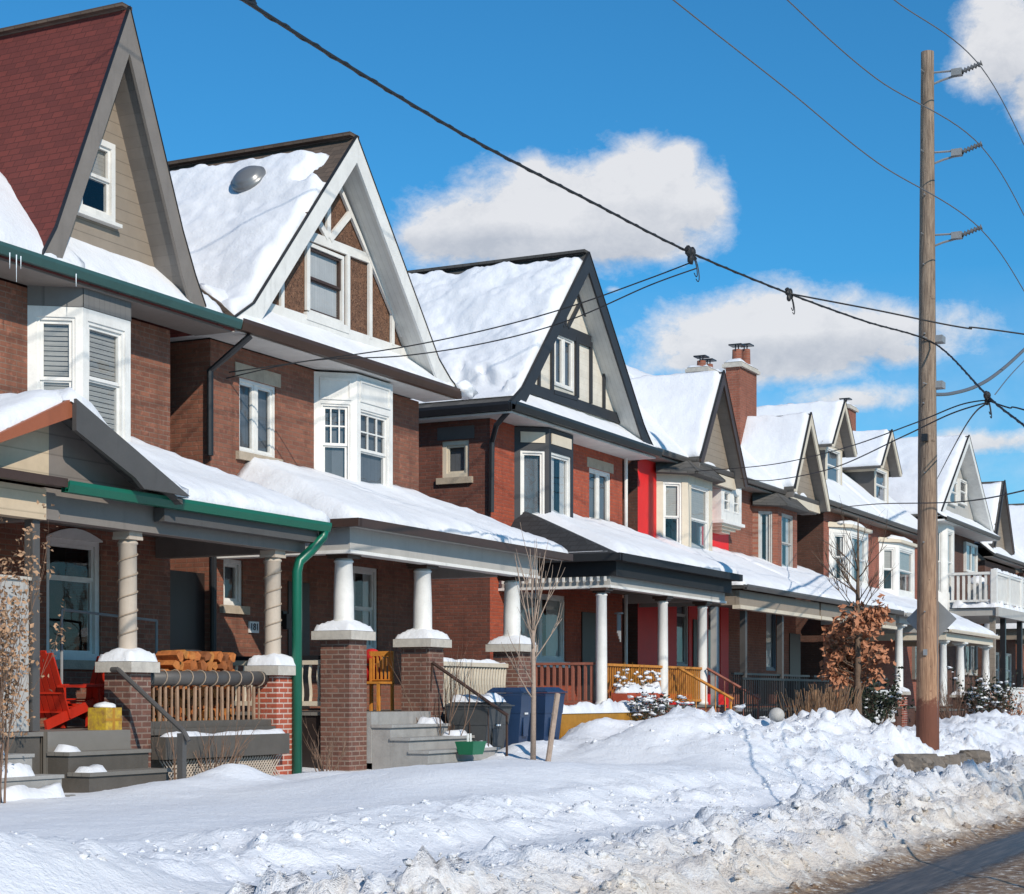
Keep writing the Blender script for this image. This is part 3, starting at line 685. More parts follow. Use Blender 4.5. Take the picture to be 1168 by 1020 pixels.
# =================================================================== HOUSE A (twin half left of the frame, shares the pediment)
hA=thing('brick_house',(13,YW,.5),'left edge house with cream boarded porch gable and rust red barge board','house')
a_ops=[]
shell(hA,10.0,15.88,.3,7.05,a_ops,'brick1')
m=MB(); m.box(9.6,15.87,15.72,YW,7.08,7.12); part('eave_soffit',m,M['grey'],hA)
def hmainA(x,y): return 7.25+min(1.0*(y-15.7), 1.0*(27-y))
r=part('roof',hroof(10,15.88,15.7,26.5,hmainA,.12,.6),M['redshingle'],hA)
part('roof_snow',field(10,15.87,15.75,19.0,hmainA,t=.22,seed=3),M['snow'],r)
gutter_x(hA,9.8,15.87,15.58,7.25,'brown')
PED=15.9
def pedh(x,y): return 4.98-.47*abs(x-PED)
leanA=lean(4.1,5.2,13.7,10.2,40)
def hA_p(x,y): return max(leanA(x,y), pedh(x,y))
def hA_ps(x,y): return hA_p(x,y)+.03
r=part('porch_roof',hroof(10.2,PED-.002,13.55,YW,hA_p,.1,.12),M['brownshingle'],hA)
part('roof_snow',field(10.3,PED,13.6,YW,hA_p,t=.26,seed=5,edge=.2),M['snow'],r)
m=MB(); m.exty([(13.9,4.02),(PED-.001,4.02+.94-.19),(PED-.001,4.98),(13.9,4.04)],13.50,13.56); part('bargeboard',m,M['rust'],r)
m=MB(); m.exty([(14.0,4.1),(PED-.001,4.1),(PED-.001,4.75)],13.84,13.9); part('porch_gable_wall',m,M['creamsiding'],hA)
m=MB(); m.box(13.9,15.97,13.62,13.74,3.99,4.09); part('gutter',m,M['brown'],hA)
m=MB(); m.box(10.4,15.88,13.86,14.05,3.62,3.98); part('porch_beam',m,M['creamsiding'],hA)
m=MB(); m.box(10.4,15.88,14.06,YW,3.93,3.97); part('porch_ceiling',m,M['grey'],hA)
porch_box(hA,10.4,15.88,13.9,YW,1.2)
m=MB(); m.box(15.22,15.70,13.96,14.02,1.21,2.92); p=part('side_panel',m,M['greybeam'],hA)
m=MB(); m.box(15.72,15.84,13.92,14.04,1.21,3.62); part('corner_post',m,M['darkgrey'],hA)
m=MB(); m.box(15.2,15.86,13.93,14.05,2.921,2.96); part('panel_cap',m,M['cap'],hA)
for i in range(3):
    m=MB(); z=1.2-.23*(i+1); m.box(13.4,15.35+.14*i,13.9-.3*(i+1),13.9-.3*i-.002,.3,z-.04); m.box(13.38,15.37+.14*i,13.88-.3*(i+1),13.9-.3*i-.002,z-.039,z); s=part('step',m,M['stair'],hA)
    q=MB(); q.smooth=True; snowpad(q,13.4,15.0+.14*i,13.9-.3*(i+1),13.88-.3*i,z+.002,.13,i); part('step_snow',q,M['snow'],s)
# =================================================================== HOUSE 1
h1=thing('brick_house',(18.7,YW,.5),'brown brick house with steep red shingle gable and green trimmed porch','house')
x0,x1=15.9,21.5
gw=wpx(53,115,610,752)
wall,f=shell(h1,x0,x1,.3,7.05,[gw,(18.45,20.25,4.95,7.04),(16.35,17.35,1.2,3.3)],'brick1')
window(h1,f,gw[0]-x0,gw[1]-x0,gw[2],gw[3],'transom','white',sill='stone',back='room',arch=True,fw=.09)
m=MB(); m.fb(f,.47,1.43,1.21,3.28,-.12,-.08); d=part('door',m,M['door'],h1); q=MB(); q.tube([f.p(1.3,2.2,-.08),f.p(1.3,2.2,-.03)],.03,n=8); part('handle',q,M['metal'],d)
# bay
L_,F_,R_,b=bay(h1,18.42,20.28,YW,15.82,.43,4.9,6.82,{'l':[(.12,.62,5.0,6.68)],'f':[(.10,.88,5.12,6.66)],'r':[(.12,.62,5.0,6.68)]},'white')
window(h1,L_,.12,.62,5.0,6.68,'sash','white',back='blind',fw=.04,n=-.05); window(h1,F_,.10,.88,5.12,6.66,'sash','white',back='blind',fw=.045,n=-.05); window(h1,R_,.12,.62,5.0,6.68,'sash','white',back='blind',fw=.04,n=-.05)
m=MB(); 
for fr in (L_,F_,R_): m.quad(fr.p(0,6.822,.01),fr.p(fr.w,6.822,.01),fr.p(fr.w,7.08,.01),fr.p(0,7.08,.01))
part('bay_header',m,M['greyvert'],h1)
m=MB(); m.box(15.9,22.12,15.74,YW,7.08,7.12); part('eave_soffit',m,M['grey'],h1)
gutter_x(h1,15.9,22.22,15.60,7.27,'teal',.14,.14)
def hm1(x,y): return 7.22+max(0,min(1.0*(y-15.7), 1.0*(27-y), 1.3*(22.15-x)))
r=part('roof',hroof(15.9,22.15,15.7,26.5,hm1,.12,.25),M['redshingle'],h1)
part('roof_snow',field(15.9,18.75,15.78,19.3,hm1,t=.24,seed=9,res=.09,edge=.2,rag=.08),M['snow'],r)
part('roof_snow',field(18.0,22.1,15.72,16.6,hm1,t=.14,seed=11,res=.08,rag=.12),M['snow'],r)
pr=[(17.98,7.30),(18.25,7.72),(19.75,11.12),(20.95,8.30),(21.25,7.72),(21.50,7.32)]
gr,gwl=gable(h1,pr,YR,19.6,YG,7.3,dict(roof='redshingle',barge='grey',soffit='soffgrey',wall='taupe',drip='black'),tb=.62,t=.16,wall_in=.9,opening=(19.2,19.98,8.25,9.36),roofname='gable_roof')
window(h1,Fr((0,YG),(50,YG)),19.2,19.98,8.25,9.36,'sash','white',n=.03,fw=.085,back='half'); m=MB(); m.box(19.12,20.06,YG-.12,YG-.005,8.20,8.249); part('window_sill',m,M['white'],gwl)
m=MB(); m.bar((19.75,YR,11.16),(19.75,19.6,11.16),.22,.05); part('ridge_cap',m,M['brownshingle'],gr)
part('roof_snow',snow_slope([(21.45,7.4),(20.95,8.32),(19.85,10.9)],16.0,19.5,t=.12,seed=4,nu=20,nv=20),M['snow'],gr)
# porch
H1L=lean(4.1,5.2,13.7,5,21.6)
def h1_p(x,y): return max(H1L(x,y), pedh(x,y))
r=part('porch_roof',hroof(PED+.002,21.6,13.7,YW,h1_p,.1,.12),M['greyshingle'],h1)
m=MB(); m.exty([(PED,4.98-.05),(17.95,3.98),(17.95,4.03),(PED,4.98)],13.50,13.7); part('gable_projection',m,M['greyshingle'],r)
def tmask(f,**k): return f
part('roof_snow',field(PED,18.0,13.52,YW,h1_p,t=.27,seed=6,edge=.20,rag=.07),M['snow'],r)
part('roof_snow',field(17.6,21.58,13.72,YW,h1_p,t=.25,seed=7,edge=.3,rag=.2),M['snow'],r)
m=MB(); m.exty([(PED,4.98-.36),(16.55,4.36),(16.95,4.20),(17.12,4.085),(18.02,4.085),(PED,4.98)],13.44,13.50); part('bargeboard',m,M['darkgrey'],r)
m=MB(); m.exty([(PED,4.1),(17.8,4.1),(PED,4.86)],13.84,13.9); part('porch_gable_wall',m,M['greysiding'],h1)
gutter_x(h1,15.98,21.55,13.60,4.07,'green',.13,.13)
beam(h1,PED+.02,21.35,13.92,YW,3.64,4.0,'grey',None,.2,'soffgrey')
m=MB(); m.box(17.9,21.4,13.74,13.90,3.78,3.95); part('eave_box',m,M['darkgrey'],h1)
porch_box(h1,15.92,21.0,13.97,YW,1.2)
m=MB(); m.box(15.95,17.44,13.902,13.969,.6,1.2); part('porch_floor',m,M['deck'],h1)
for i,cx in enumerate((17.66,20.83)):
    p=pier(h1,cx,14.12,.40,.4,1.90,'pier' if i==0 else 'pierred',capw=.08,caph=.13,pyr=.07,snow=.09)
    c=column(h1,cx,14.12,2.10,3.64,.115,'colbeige',taper=.98,capw=1.1)
    m=MB(); pts=[(cx+.121*math.cos(a),14.12+.121*math.sin(a),2.25+ a*.0365) for a in [k*.4 for k in range(94)]]; m.tube(pts,.009,n=5); part('rope_wrap',m,M['rope'],c)
# railing between the two piers: thick wrapped roll, pickets, boards, lattice
m=MB(); m.smooth=True; m.tube([(17.9,14.12,1.83),(20.6,14.12,1.86)],.095,n=16); rl=part('wrapped_handrail',m,M['darkgrey'],h1)
m=MB()
for i in range(10): a=18.05+i*.27; m.tube([(a+.02*math.sin(t),14.12+.103*math.cos(t),1.845+.103*math.sin(t)) for t in [k*.5 for k in range(13)]],.009,n=5)
part('rope_wrap',m,M['rope'],rl)
m=MB()
for i in range(22): a=17.93+i*.122; m.tube([(a,14.12,1.28),(a+.012*math.sin(i*3),14.12,1.74)],.021+.006*math.sin(i*2.3),n=6)
part('picket',m,M['wood'],h1)
m=MB(); m.box(17.87,20.62,14.0,14.2,1.201,1.29); m.box(17.87,20.62,13.70,13.92,.82,1.10); m.box(17.87,20.62,13.93,13.98,1.12,1.2); part('porch_fascia',m,M['stairdark'],h1)
q=MB(); q.smooth=True; snowpad(q,17.95,20.6,13.70,13.92,1.102,.06,2); part('ledge_snow',q,M['snow'],h1)
m=MB()
for i in range(44):
    a=17.9+i*.062
    m.bar((a,13.80,.48),(a+.32,13.80,.80),.016,.008,up=(0,1,0)) if a+.32<20.62 else None
    m.bar((a,13.812,.80),(a+.32,13.812,.48),.016,.008,up=(0,1,0)) if a+.32<20.62 else None
part('lattice',m,M['colbeige'],h1)
for i in range(3):
    m=MB(); z=1.2-.23*(i+1); m.box(15.95,17.40,13.9-.3*(i+1),13.9-.3*i-.002,.3,z-.045); s=part('step',m,M['stairdark'],h1)
    m=MB(); m.box(15.93,17.42,13.87-.3*(i+1),13.9-.3*i-.002,z-.044,z); part('tread',m,M['deck'],s)
    q=MB(); q.smooth=True; snowpad(q,15.95,16.25+.1*i,13.9-.3*(i+1),13.88-.3*i,z+.002,.10,i+5); part('step_snow',q,M['snow'],s)
m=MB(); m.tube([(17.2,13.9,1.93),(17.16,12.9,1.20),(17.16,12.82,1.08)],.032,n=8); m.tube([(17.2,13.9,1.93),(17.2,14.0,1.93)],.032,n=8); m.box(17.12,17.20,12.88,12.96,.3,1.17); part('handrail',m,M['darkgrey'],h1)
m=MB(); m.tube([(21.47,13.68,3.96),(21.46,13.7,3.86),(21.28,13.78,3.66),(21.08,13.84,3.5),(21.05,13.86,3.35),(21.05,13.86,.5)],.072,n=8); m.smooth=True; part('downpipe',m,M['green'],h1)
m=MB(); m.box(21.51,22.49,YW+.1,YW+.14,1.2,3.5); part('side_gate',m,M['door'],h1)
q=MB()
for a,l in ((17.2,.2),(17.32,.34),(17.4,.16),(18.45,.17)): q.tube([(a,15.60,7.16),(a,15.60,7.16-l)],.009,.002,n=4)
ic,ict,icb=newmat('icicle'); icb.inputs['Base Color'].default_value=(.8,.87,.93,1); icb.inputs['Roughness'].default_value=.1; M['ice']=ic
part('icicle',q,M['ice'],h1)
# =================================================================== HOUSE 2
h2=thing('brick_house',(25.7,YW,.5),'red brown brick house with white timbered brown stucco gable and thick white columns','house')
x0,x1=22.5,29.0
uw=wpx(273,315,430,515); g1=wpx(400,431,645,742); g2=wpx(255,277,637,690); dr=wpx(328,352,650,790)
wall,f=shell(h2,x0,x1,.3,7.1,[uw,g1,g2,(25.45,27.5,5.0,7.09)],'brick2')
window(h2,f,uw[0]-x0,uw[1]-x0,uw[2],uw[3],'casement2','white',sill='stone',lintel='stone',back='dark',fw=.05)
window(h2,f,g1[0]-x0,g1[1]-x0,g1[2],g1[3],'sash','white',back='curtain',sill='stone')
window(h2,f,g2[0]-x0,g2[1]-x0,g2[2],g2[3],'single','white',sill='stone',back='dark')
m=MB(); a=X(283,YW); m.box(a,a+.26,YW-.03,YW-.001,2.62,2.80); pl=part('house_number_plate',m,M['plaque'],h2)
def text(s, loc, size, mat, parent, rot=(R(90),0,0), ext=.004):
    c=bpy.data.curves.new('numerals_text','FONT'); c.body=s; c.size=size; c.extrude=ext; c.align_x='CENTER'; c.align_y='CENTER'
    t_=bpy.data.objects.new('numerals_text',c); COL.objects.link(t_); c.materials.append(mat); bpy.context.view_layer.update(); me=bpy.data.meshes.new_from_object(t_.evaluated_get(bpy.context.evaluated_depsgraph_get())); bpy.data.objects.remove(t_); o=bpy.data.objects.new('numerals',me); COL.objects.link(o)
    lp=ROOTLOC.get(parent.name,Vector((0,0,0))); o.location=Vector(loc)-lp; o.rotation_euler=rot; o.parent=parent; return o
text('181',(a+.13,YW-.036,2.71),.16,M['black'],pl)
m=MB(); m.box(dr[0],dr[1],YW-.02,YW-.001,1.4,3.5); part('door',m,M['door'],h2)
L_,F_,R_,b=bay(h2,25.42,27.62,YW,15.86,.50,4.95,7.08,{'l':[(.12,.62,5.15,6.55)],'f':[(.12,1.08,5.1,6.5)],'r':[(.12,.62,5.15,6.55)]},'white')
window(h2,L_,.12,.62,5.15,6.55,'grid','white',back='dark',fw=.035,n=-.05); window(h2,F_,.12,1.08,5.1,6.5,'grid','white',back='dark',fw=.035,muntin=(3,2),n=-.05); window(h2,R_,.12,.62,5.15,6.55,'grid','white',back='dark',fw=.035,n=-.05)
m=MB(); 
for fr,a_,b_ in ((L_,.1,.64),(F_,.1,1.1)):
    m.fb(fr,a_,b_,6.62,6.66,0,.02); m.fb(fr,a_,b_,6.95,6.99,0,.02); m.fb(fr,a_,a_+.04,6.66,6.95,0,.02); m.fb(fr,b_-.04,b_,6.66,6.95,0,.02)
part('bay_moulding',m,M['white'],h2)
m=MB(); m.box(22.3,29.2,15.74,YW,7.12,7.16); m.box(22.2,22.48,YW+.01,19.5,7.12,7.16); part('eave_soffit',m,M['dimwhite'],h2)
gutter_x(h2,22.25,29.25,15.60,7.30,'brown',.17,.14)
def hm2(x,y): return 7.28+max(0,min(.8*(y-15.7),.6))
r=part('roof',hroof(22.3,29.3,15.7,16.5,hm2,.1,.4),M['brownshingle'],h2)
part('roof_snow',field(22.4,29.35,15.66,16.5,hm2,t=.13,seed=13,res=.08,rag=.1,edge=.15),M['snow'],r)
pr=[(22.2,7.28),(22.75,7.62),(25.75,11.02),(28.6,7.75),(29.05,7.45),(29.4,7.30)]
ow=(X(350,YG),X(391,YG)); oz=(Z(357,ow[0],YG),Z(276,ow[0],YG))
gr,gwl=gable(h2,pr,YR,24.5,YG,7.3,dict(roof='brownshingle',barge='white',soffit='soff',wall='stucco',drip='blacktrim'),tb=.42,t=.16,wall_in=.5,opening=(ow[0],ow[1],oz[0],oz[1]),roofname='gable_roof')
part('roof_snow',snow_slope([(22.3,7.36),(22.75,7.63),(25.45,10.68)],YR+.01,24.4,t=.2,seed=2,nu=120,nv=80,edge=.16,rag=.14,amp=.5,bare=lambda p,u,v: max(abs(p.x-25.3)/.42,(p.y-15.8)/.55)-1+.5*noise.noise(p*3)),M['snow'],gr)
part('roof_snow',snow_slope([(29.3,7.36),(28.6,7.76),(26.1,10.6)],YR+.06,24.4,t=.2,seed=3,nu=20,nv=20),M['snow'],gr)
m=MB(); m.bar((25.75,YR,11.06),(25.75,24.5,11.06),.30,.06); part('ridge_cap',m,M['brownshingle'],gr)
window(h2,Fr((0,YG),(50,YG)),ow[0],ow[1],oz[0],oz[1],'sash','white',n=.0,fw=.06,back='full',sill='white',sash='brown')
def G2(zx,zy): px=180+zx*.29966; py=140+zy*.29966; x=X(px,YG); return (x,Z(py,x,YG))
def timber_set(G, segs, mat, root, w):
    m=MB()
    for k,(a,b,ww) in enumerate(segs):
        (xa,za),(xb,zb)=G(*a),G(*b); yy=YG-.03-.0015*k
        m.bar((xa,yy,za),(xb,yy,zb),ww,.05,up=(0,1,0))
    return part('half_timbering',m,M[mat],root)
base=G2(380,690)[1]
timber_set(G2,[((500,405),(800,520),.16),((380,695),(950,882),.17),((465,500),(465,712),.09),((562,430),(562,715),.08),((716,495),(716,790),.09),((800,520),(800,825),.10),((885,710),(885,848),.09),
   ((640,440),(640,235),.11),((637,440),(575,325),.11),((645,445),(725,345),.12),((672,222),(945,872),.08)],'white',h2,.1)
q=MB(); q.smooth=True; q.blob((29.38,15.62,7.30),.22,.2,.16,5,.5); part('snow_clump',q,M['snow'],gr)
# roof light dome
m=MB(); m.smooth=True; xx,yy=24.95,17.35; zz=10.24; sl_=math.atan(1.13); m.lathe(0,0,[(.30,0),(.32,.06),(.32,.13),(.27,.14),(.26,.18),(.20,.22),(.10,.25),(.01,.26)],24)
m.v=[(xx+vx*math.cos(sl_)-vz*math.sin(sl_)+.0, yy+vy, zz+vx*math.sin(sl_)+vz*math.cos(sl_)) for vx,vy,vz in m.v]
part('roof_vent',m,M['dome'],gr)
# porch
zg=4.22; HL=lean(zg,5.28,13.75,22.45,29.9)
r=part('porch_roof',hroof(22.45,29.9,13.75,YW,HL,.1,.15),M['brownshingle'],h2)
def field_m(x0,x1,y0,y1,h,mask,**kw):
    m=field(x0,x1,y0,y1,h,**kw); n=len(m.v)//2
    for i in range(n):
        x,y,z=m.v[i]; k=mask(x,y); m.v[i]=(x,y,m.v[n+i][2]+ (z-m.v[n+i][2])*k)
    return m
def band(a,b,v): return max(0,min(1,(v-a)/(b-a)))
part('roof_snow',field(22.5,29.9,13.78,YW,HL,t=.27,seed=17,edge=.35,rag=.10),M['snow'],r)
m=MB(); m.box(22.43,29.92,13.66,13.745,zg-.12,zg+.005); m.box(22.36,22.445,13.66,YW,zg-.12,zg+.003); part('gutter',m,M['brown'],h2)
beam(h2,22.58,29.0,13.94,YW,3.78,4.15,'greybeam','white',.2,'dimwhite')
lean_under(h2,22.5,29.85,13.76,zg+.02,'greybeam',13.935)
porch_box(h2,22.68,28.7,14.02,YW,1.37,fmat='door')
m=MB(); m.box(23.13,24.97,13.902,14.019,.6,1.37); part('porch_floor',m,M['stair'],h2)
for i,(cx,zb) in enumerate(((22.86,2.55),(25.27,2.50),(28.52,2.50))):
    pier(h2,cx,14.22,.50,.4,zb-.1,'pier',capw=.10,caph=.13,pyr=.12,snow=.05)
    column(h2,cx,14.22,zb+.12,3.77,.155,'white',capm='brown',taper=.86,base=False,capw=1.25)
# railings
def rail_wavy(root,p,q,z0,z1,n,mat='cream',snow=True):
    m=MB(); pv=Vector((*p,0)); qv=Vector((*q,0)); m.bar((*p,z1),(*q,z1),.10,.07); m.bar((*p,z0),(*q,z0),.08,.07)
    balusters(m,p,q,z0+.03,z1-.03,n,.045,.02); r=part('railing',m,M[mat],root)
    if snow and abs(p[1]-q[1])<.01:
        s=MB(); s.smooth=True; snowpad(s,min(p[0],q[0]),max(p[0],q[0]),p[1]-.05,p[1]+.05,z1+.036,.08,n); part('rail_snow',s,M['snow'],r)
    return r
rail_wavy(h2,(25.55,14.2),(28.24,14.2),1.47,2.15,26)
rail_wavy(h2,(22.72,14.5),(22.72,16.3),1.50,2.12,12,snow=False)
m=MB(); m.box(22.66,22.78,14.5,16.3,2.16,2.22); part('rail_cap',m,M['black'],h2)
for i in range(4):
    m=MB(); z=1.37-.19*(i+1)
    m.box(23.15,24.95+.24*i,13.9-.32*(i+1),13.9-.32*i-.002,.3,z-.045); s=part('step',m,M['stair'],h2)
    m=MB(); m.box(23.12,24.98+.24*i,13.86-.32*(i+1),13.9-.32*i-.002,z-.044,z); part('tread',m,M['stair'],s)
    q=MB(); q.smooth=True; snowpad(q,24.4+.24*i,24.9+.24*i,13.9-.32*(i+1),13.88-.32*i,z+.002,.10,i+15); part('step_snow',q,M['snow'],s)
m=MB(); xr=25.12; m.tube([(xr,13.95,2.15),(xr+.05,12.62,1.30)],.028,n=8); m.tube([(xr,13.95,2.15),(xr-.03,13.97,1.7)],.02,n=6); m.tube([(xr+.05,12.64,1.3),(xr+.05,12.64,.4)],.022,n=6)
for k in (1,2,3): m.tube([(xr+.012*k,13.95-.33*k,2.15-.21*k),(xr+.012*k,13.95-.33*k,1.2-.2*k)],.011,n=5)
part('handrail',m,M['brown'],h2)
m=MB(); m.tube([(22.56,15.7,7.1),(22.48,16.0,6.85),(22.44,16.36,6.6),(22.44,16.36,5.3)],.055,n=8); m.tube([(22.5,YW-.06,4.0),(22.5,YW-.06,1.3)],.05,n=8); part('downpipe',m,M['black'],h2)
m=MB(); m.tube([(28.9,YW-.07,3.7),(28.9,YW-.07,.6)],.05,n=8); part('downpipe',m,M['black'],h2)
m=MB(); m.box(24.35,24.47,YW-.10,YW-.001,2.75,3.0); m.taper(24.41,YW-.12,2.70,2.95,.05,.04,.08,.06); part('porch_lamp',m,M['black'],h2)
# =================================================================== HOUSE 3
h3=thing('brick_house',(35.3,YW,.5),'orange red brick house with black timbered gable, dark bay and slim white columns','house')
x0,x1=31.9,38.7
uw=wpx(672,697,533,594); g1=wpx(592,645,674,753)
sY=(16.88,17.50); 
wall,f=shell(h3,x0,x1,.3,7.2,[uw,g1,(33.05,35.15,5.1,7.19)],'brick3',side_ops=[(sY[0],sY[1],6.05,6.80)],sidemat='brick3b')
window(h3,f,uw[0]-x0,uw[1]-x0,uw[2],uw[3],'casement2','white',sill='stone',lintel='stone',back='dark',fw=.05)
window(h3,f,g1[0]-x0,g1[1]-x0,g1[2],g1[3],'casement2','white',sill='white',back='curtain',fw=.07)
fs=Fr((x0,26.),(x0,YW)); window(h3,fs,26-sY[1],26-sY[0],6.05,6.80,'single','cream',sill='stone',back='dark',fw=.09)
m=MB(); m.fb(fs,26-17.6,26-16.75,6.82,7.08,-.03,.012); part('lintel',m,M['darkgrey'],h3)
dr=wpx(663,690,690,800); m=MB(); m.box(dr[0],dr[1],YW-.03,YW-.001,1.4,3.5); part('door',m,M['door'],h3)
L_,F_,R_,b=bay(h3,33.0,35.2,YW,15.84,.50,5.05,7.18,{'l':[(.13,.66,5.30,6.70)],'f':[(.10,1.08,5.30,6.70)],'r':[(.12,.62,5.3,6.7)]},'timberdark')
for fr,a_,b_ in ((L_,.13,.66),(F_,.10,1.08),(R_,.12,.62)):
    window(h3,fr,a_,b_,5.30,6.70,'single','white',back='curtain' if fr is F_ else 'dark',fw=.05,n=-.05)
    m=MB(); m.fb(fr,a_,b_,6.86,7.08,0,.02); part('bay_panel',m,M['cream'],b)
m=MB(); m.box(31.5,39.1,15.72,YW-.001,7.20,7.24); m.box(31.5,31.89,YW,24,7.20,7.24); part('eave_soffit',m,M['dimwhite'],h3)
gutter_x(h3,31.45,39.2,15.58,7.42,'black',.17,.13); gutter_y(h3,31.38,15.72,24,7.42,'black',.17,.13)
def hm3(x,y): return 7.38+max(0,min(.8*(y-15.7),.6,.5*(x-31.6)))
r=part('roof',hroof(31.5,39.15,15.7,16.5,hm3,.1,.3),M['greyshingle'],h3)
part('roof_snow',field(31.95,39.2,15.66,16.5,hm3,t=.13,seed=23,res=.08,rag=.1,edge=.15),M['snow'],r)
pr=[(31.55,7.42),(32.1,7.78),(35.35,11.20),(38.45,7.90),(38.8,7.62),(39.1,7.42)]
def G3(zx,zy): px=460+zx*.25685; py=270+zy*.25685; x=X(px,YG); return (x,Z(py,x,YG))
a=G3(668,660); b2=G3(752,690); c=G3(752,460); ow=(a[0],b2[0]); oz=(b2[1],c[1])
gr,gwl=gable(h3,pr,YR,25.,YG,7.4,dict(roof='greyshingle',barge='timberdark',soffit='soff',wall='stuccocream',drip='blacktrim'),tb=.40,t=.16,wall_in=.5,opening=(*ow,*oz),roofname='gable_roof')
window(h3,Fr((0,YG),(50,YG)),ow[0],ow[1],oz[0],oz[1],'casement2','white',n=.0,fw=.05,back='dark')
part('roof_snow',snow_slope([(31.75,7.6),(32.1,7.80),(35.15,11.0)],YR+.01,24.8,t=.2,seed=31,nu=120,nv=80,edge=.18,rag=.16,amp=.7,bare=lambda p,u,v: (p.z-8.15)/.5+1.0*noise.noise(p*1.3)+.7*noise.noise(p*4)+.35),M['snow'],gr)
part('roof_snow',snow_slope([(39.0,7.5),(38.4,7.95),(35.6,10.9)],YR+.06,24.8,t=.2,seed=3,nu=20,nv=20),M['snow'],gr)
m=MB(); m.bar((35.35,YR,11.24),(35.35,25,11.24),.30,.06); part('ridge_cap',m,M['greyshingle'],gr)
timber_set(G3,[((640,392),(825,468),.26),((540,668),(970,815),.22),((597,530),(597,668),.07),((655,400),(655,690),.10),((765,450),(765,715),.15),((827,470),(827,742),.08),((885,610),(885,765),.07),
  ((712,400),(712,262),.07),((705,400),(680,340),.07),((722,405),(772,305),.09),((660,690),(765,722),.09),((760,230),(965,810),.10)],'timberdark',h3,.1)
zg=4.40; HL3=lean(zg,5.50,13.72,32.1,39.15)
r=part('porch_roof',hroof(32.1,39.15,13.72,YW,HL3,.1,.12),M['blackshingle'],h3)
part('roof_snow',field_m(32.2,39.15,13.75,YW,HL3,lambda x,y: band(.15,.5,(x-32.1)*.95-(y-13.72)*.41),t=.25,seed=27,edge=.35,rag=.08),M['snow'],r)
m=MB(); m.box(32.05,39.2,13.60,13.715,zg-.14,zg+.01); m.box(31.98,32.095,13.60,YW,zg-.14,zg+.008); part('gutter',m,M['blacktrim'],h3)
m=MB(); m.box(32.25,39.0,13.80,13.9,zg-.42,zg-.11); m.box(32.25,32.35,13.9,YW,zg-.42,zg-.11); m.box(32.15,39.1,13.716,13.799,zg-.14,zg-.112); part('fascia',m,M['blacktrim'],h3)
m=MB()
for i in range(16): m.box(32.2,32.245,14.0+i*.15,14.04+i*.15,zg-.52,zg-.43)
part('dentil_trim',m,M['white'],h3)
beam(h3,32.30,38.95,13.95,YW,3.80,4.06,'greybeam','white',.16,'grey')
porch_box(h3,32.2,38.95,13.9,YW,1.42,fmat='redwood')
for i,px in enumerate((686,756,801)):
    column(h3,X(px,14.15),14.15,1.42,3.75,.115,'white',capm='brown',taper=.92,capw=1.5)
def rail(root,p,q,z0,z1,n,mat,w=.03,cap=.08,capmat=None,name='railing'):
    m=MB(); m.bar((*p,z1),(*q,z1),cap,.05); m.bar((*p,z0),(*q,z0),.05,.05); balusters(m,p,q,z0+.02,z1-.02,n,w); return part(name,m,M[mat],root)
rail(h3,(32.36,14.3),(32.36,16.35),1.50,2.26,15,'redwood',.05)
rail(h3,(32.6,14.15),(37.9,14.15),1.52,2.24,44,'orangewood',.025)
for k,xr in enumerate((36.1,37.9)):
    m=MB(); m.tube([(xr,14.0,2.24),(xr+.02,12.75,1.55)],.035,n=6); m.tube([(xr+.02,12.8,1.5),(xr+.02,12.8,.5)],.025,n=6)
    for j in range(5): m.tube([(xr,13.8-.22*j,2.1-.12*j),(xr,13.8-.22*j,1.2-.1*j)],.012,n=4)
    part('handrail',m,M['orangewood' if k==0 else 'redwood'],h3)
for i in range(4):
    m=MB(); z=1.42-.2*(i+1); m.box(36.15,37.85,13.9-.3*(i+1),13.9-.3*i-.002,.3,z); part('step',m,M['stair'],h3)
m=MB(); m.tube([(31.55,15.8,7.25),(31.6,16.1,7.0),(31.83,16.32,6.7),(31.84,16.34,5.3)],.055,n=8); part('downpipe',m,M['black'],h3)
m=MB(); 
for k in range(4): m.tube([(34.9+.05*k,14.9,3.35),(34.9+.05*k,14.9,2.95-.06*k)],.018,n=6)
m.lathe(34.97,14.9,[(.10,3.36),(.10,3.39),(.01,3.40)],10); solo('wind_chime',m,M['metal'],'pale metal wind chime hanging on the porch with slim white columns','wind chime')
m=MB(); m.tube([(38.78,YW-.06,7.2),(38.78,YW-.06,1.0)],.045,n=8); part('downpipe',m,M['white'],h3)
# =================================================================== HOUSE 4
def dhouse(label,cx): return thing('brick_house',(cx,YW,.5),label,'house')
h4=dhouse('narrow bright red painted house with cream bay window under a steep brown gable',43.)
x0,x1=39.65,46.1
gA=wpx(772,786,672,760); gB=wpx(808,822,665,770)
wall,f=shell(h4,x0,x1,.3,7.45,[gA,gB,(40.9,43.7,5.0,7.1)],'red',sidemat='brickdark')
window(h4,f,gA[0]-x0,gA[1]-x0,gA[2],gA[3],'transom','greybeam',back='dark'); window(h4,f,gB[0]-x0,gB[1]-x0,gB[2],gB[3],'transom','greybeam',back='dark')
L_,F_,R_,b=bay(h4,40.85,43.8,YW,15.80,.62,4.9,7.12,{'l':[(.18,.68,5.15,6.90)],'f':[(.20,1.5,5.15,6.90)],'r':[(.18,.68,5.15,6.90)]},'cream')
for fr,a_,b_ in ((L_,.18,.68),(F_,.20,1.5),(R_,.18,.68)): window(h4,fr,a_,b_,5.15,6.90,'sash','white',back='half',fw=.05,n=-.05)
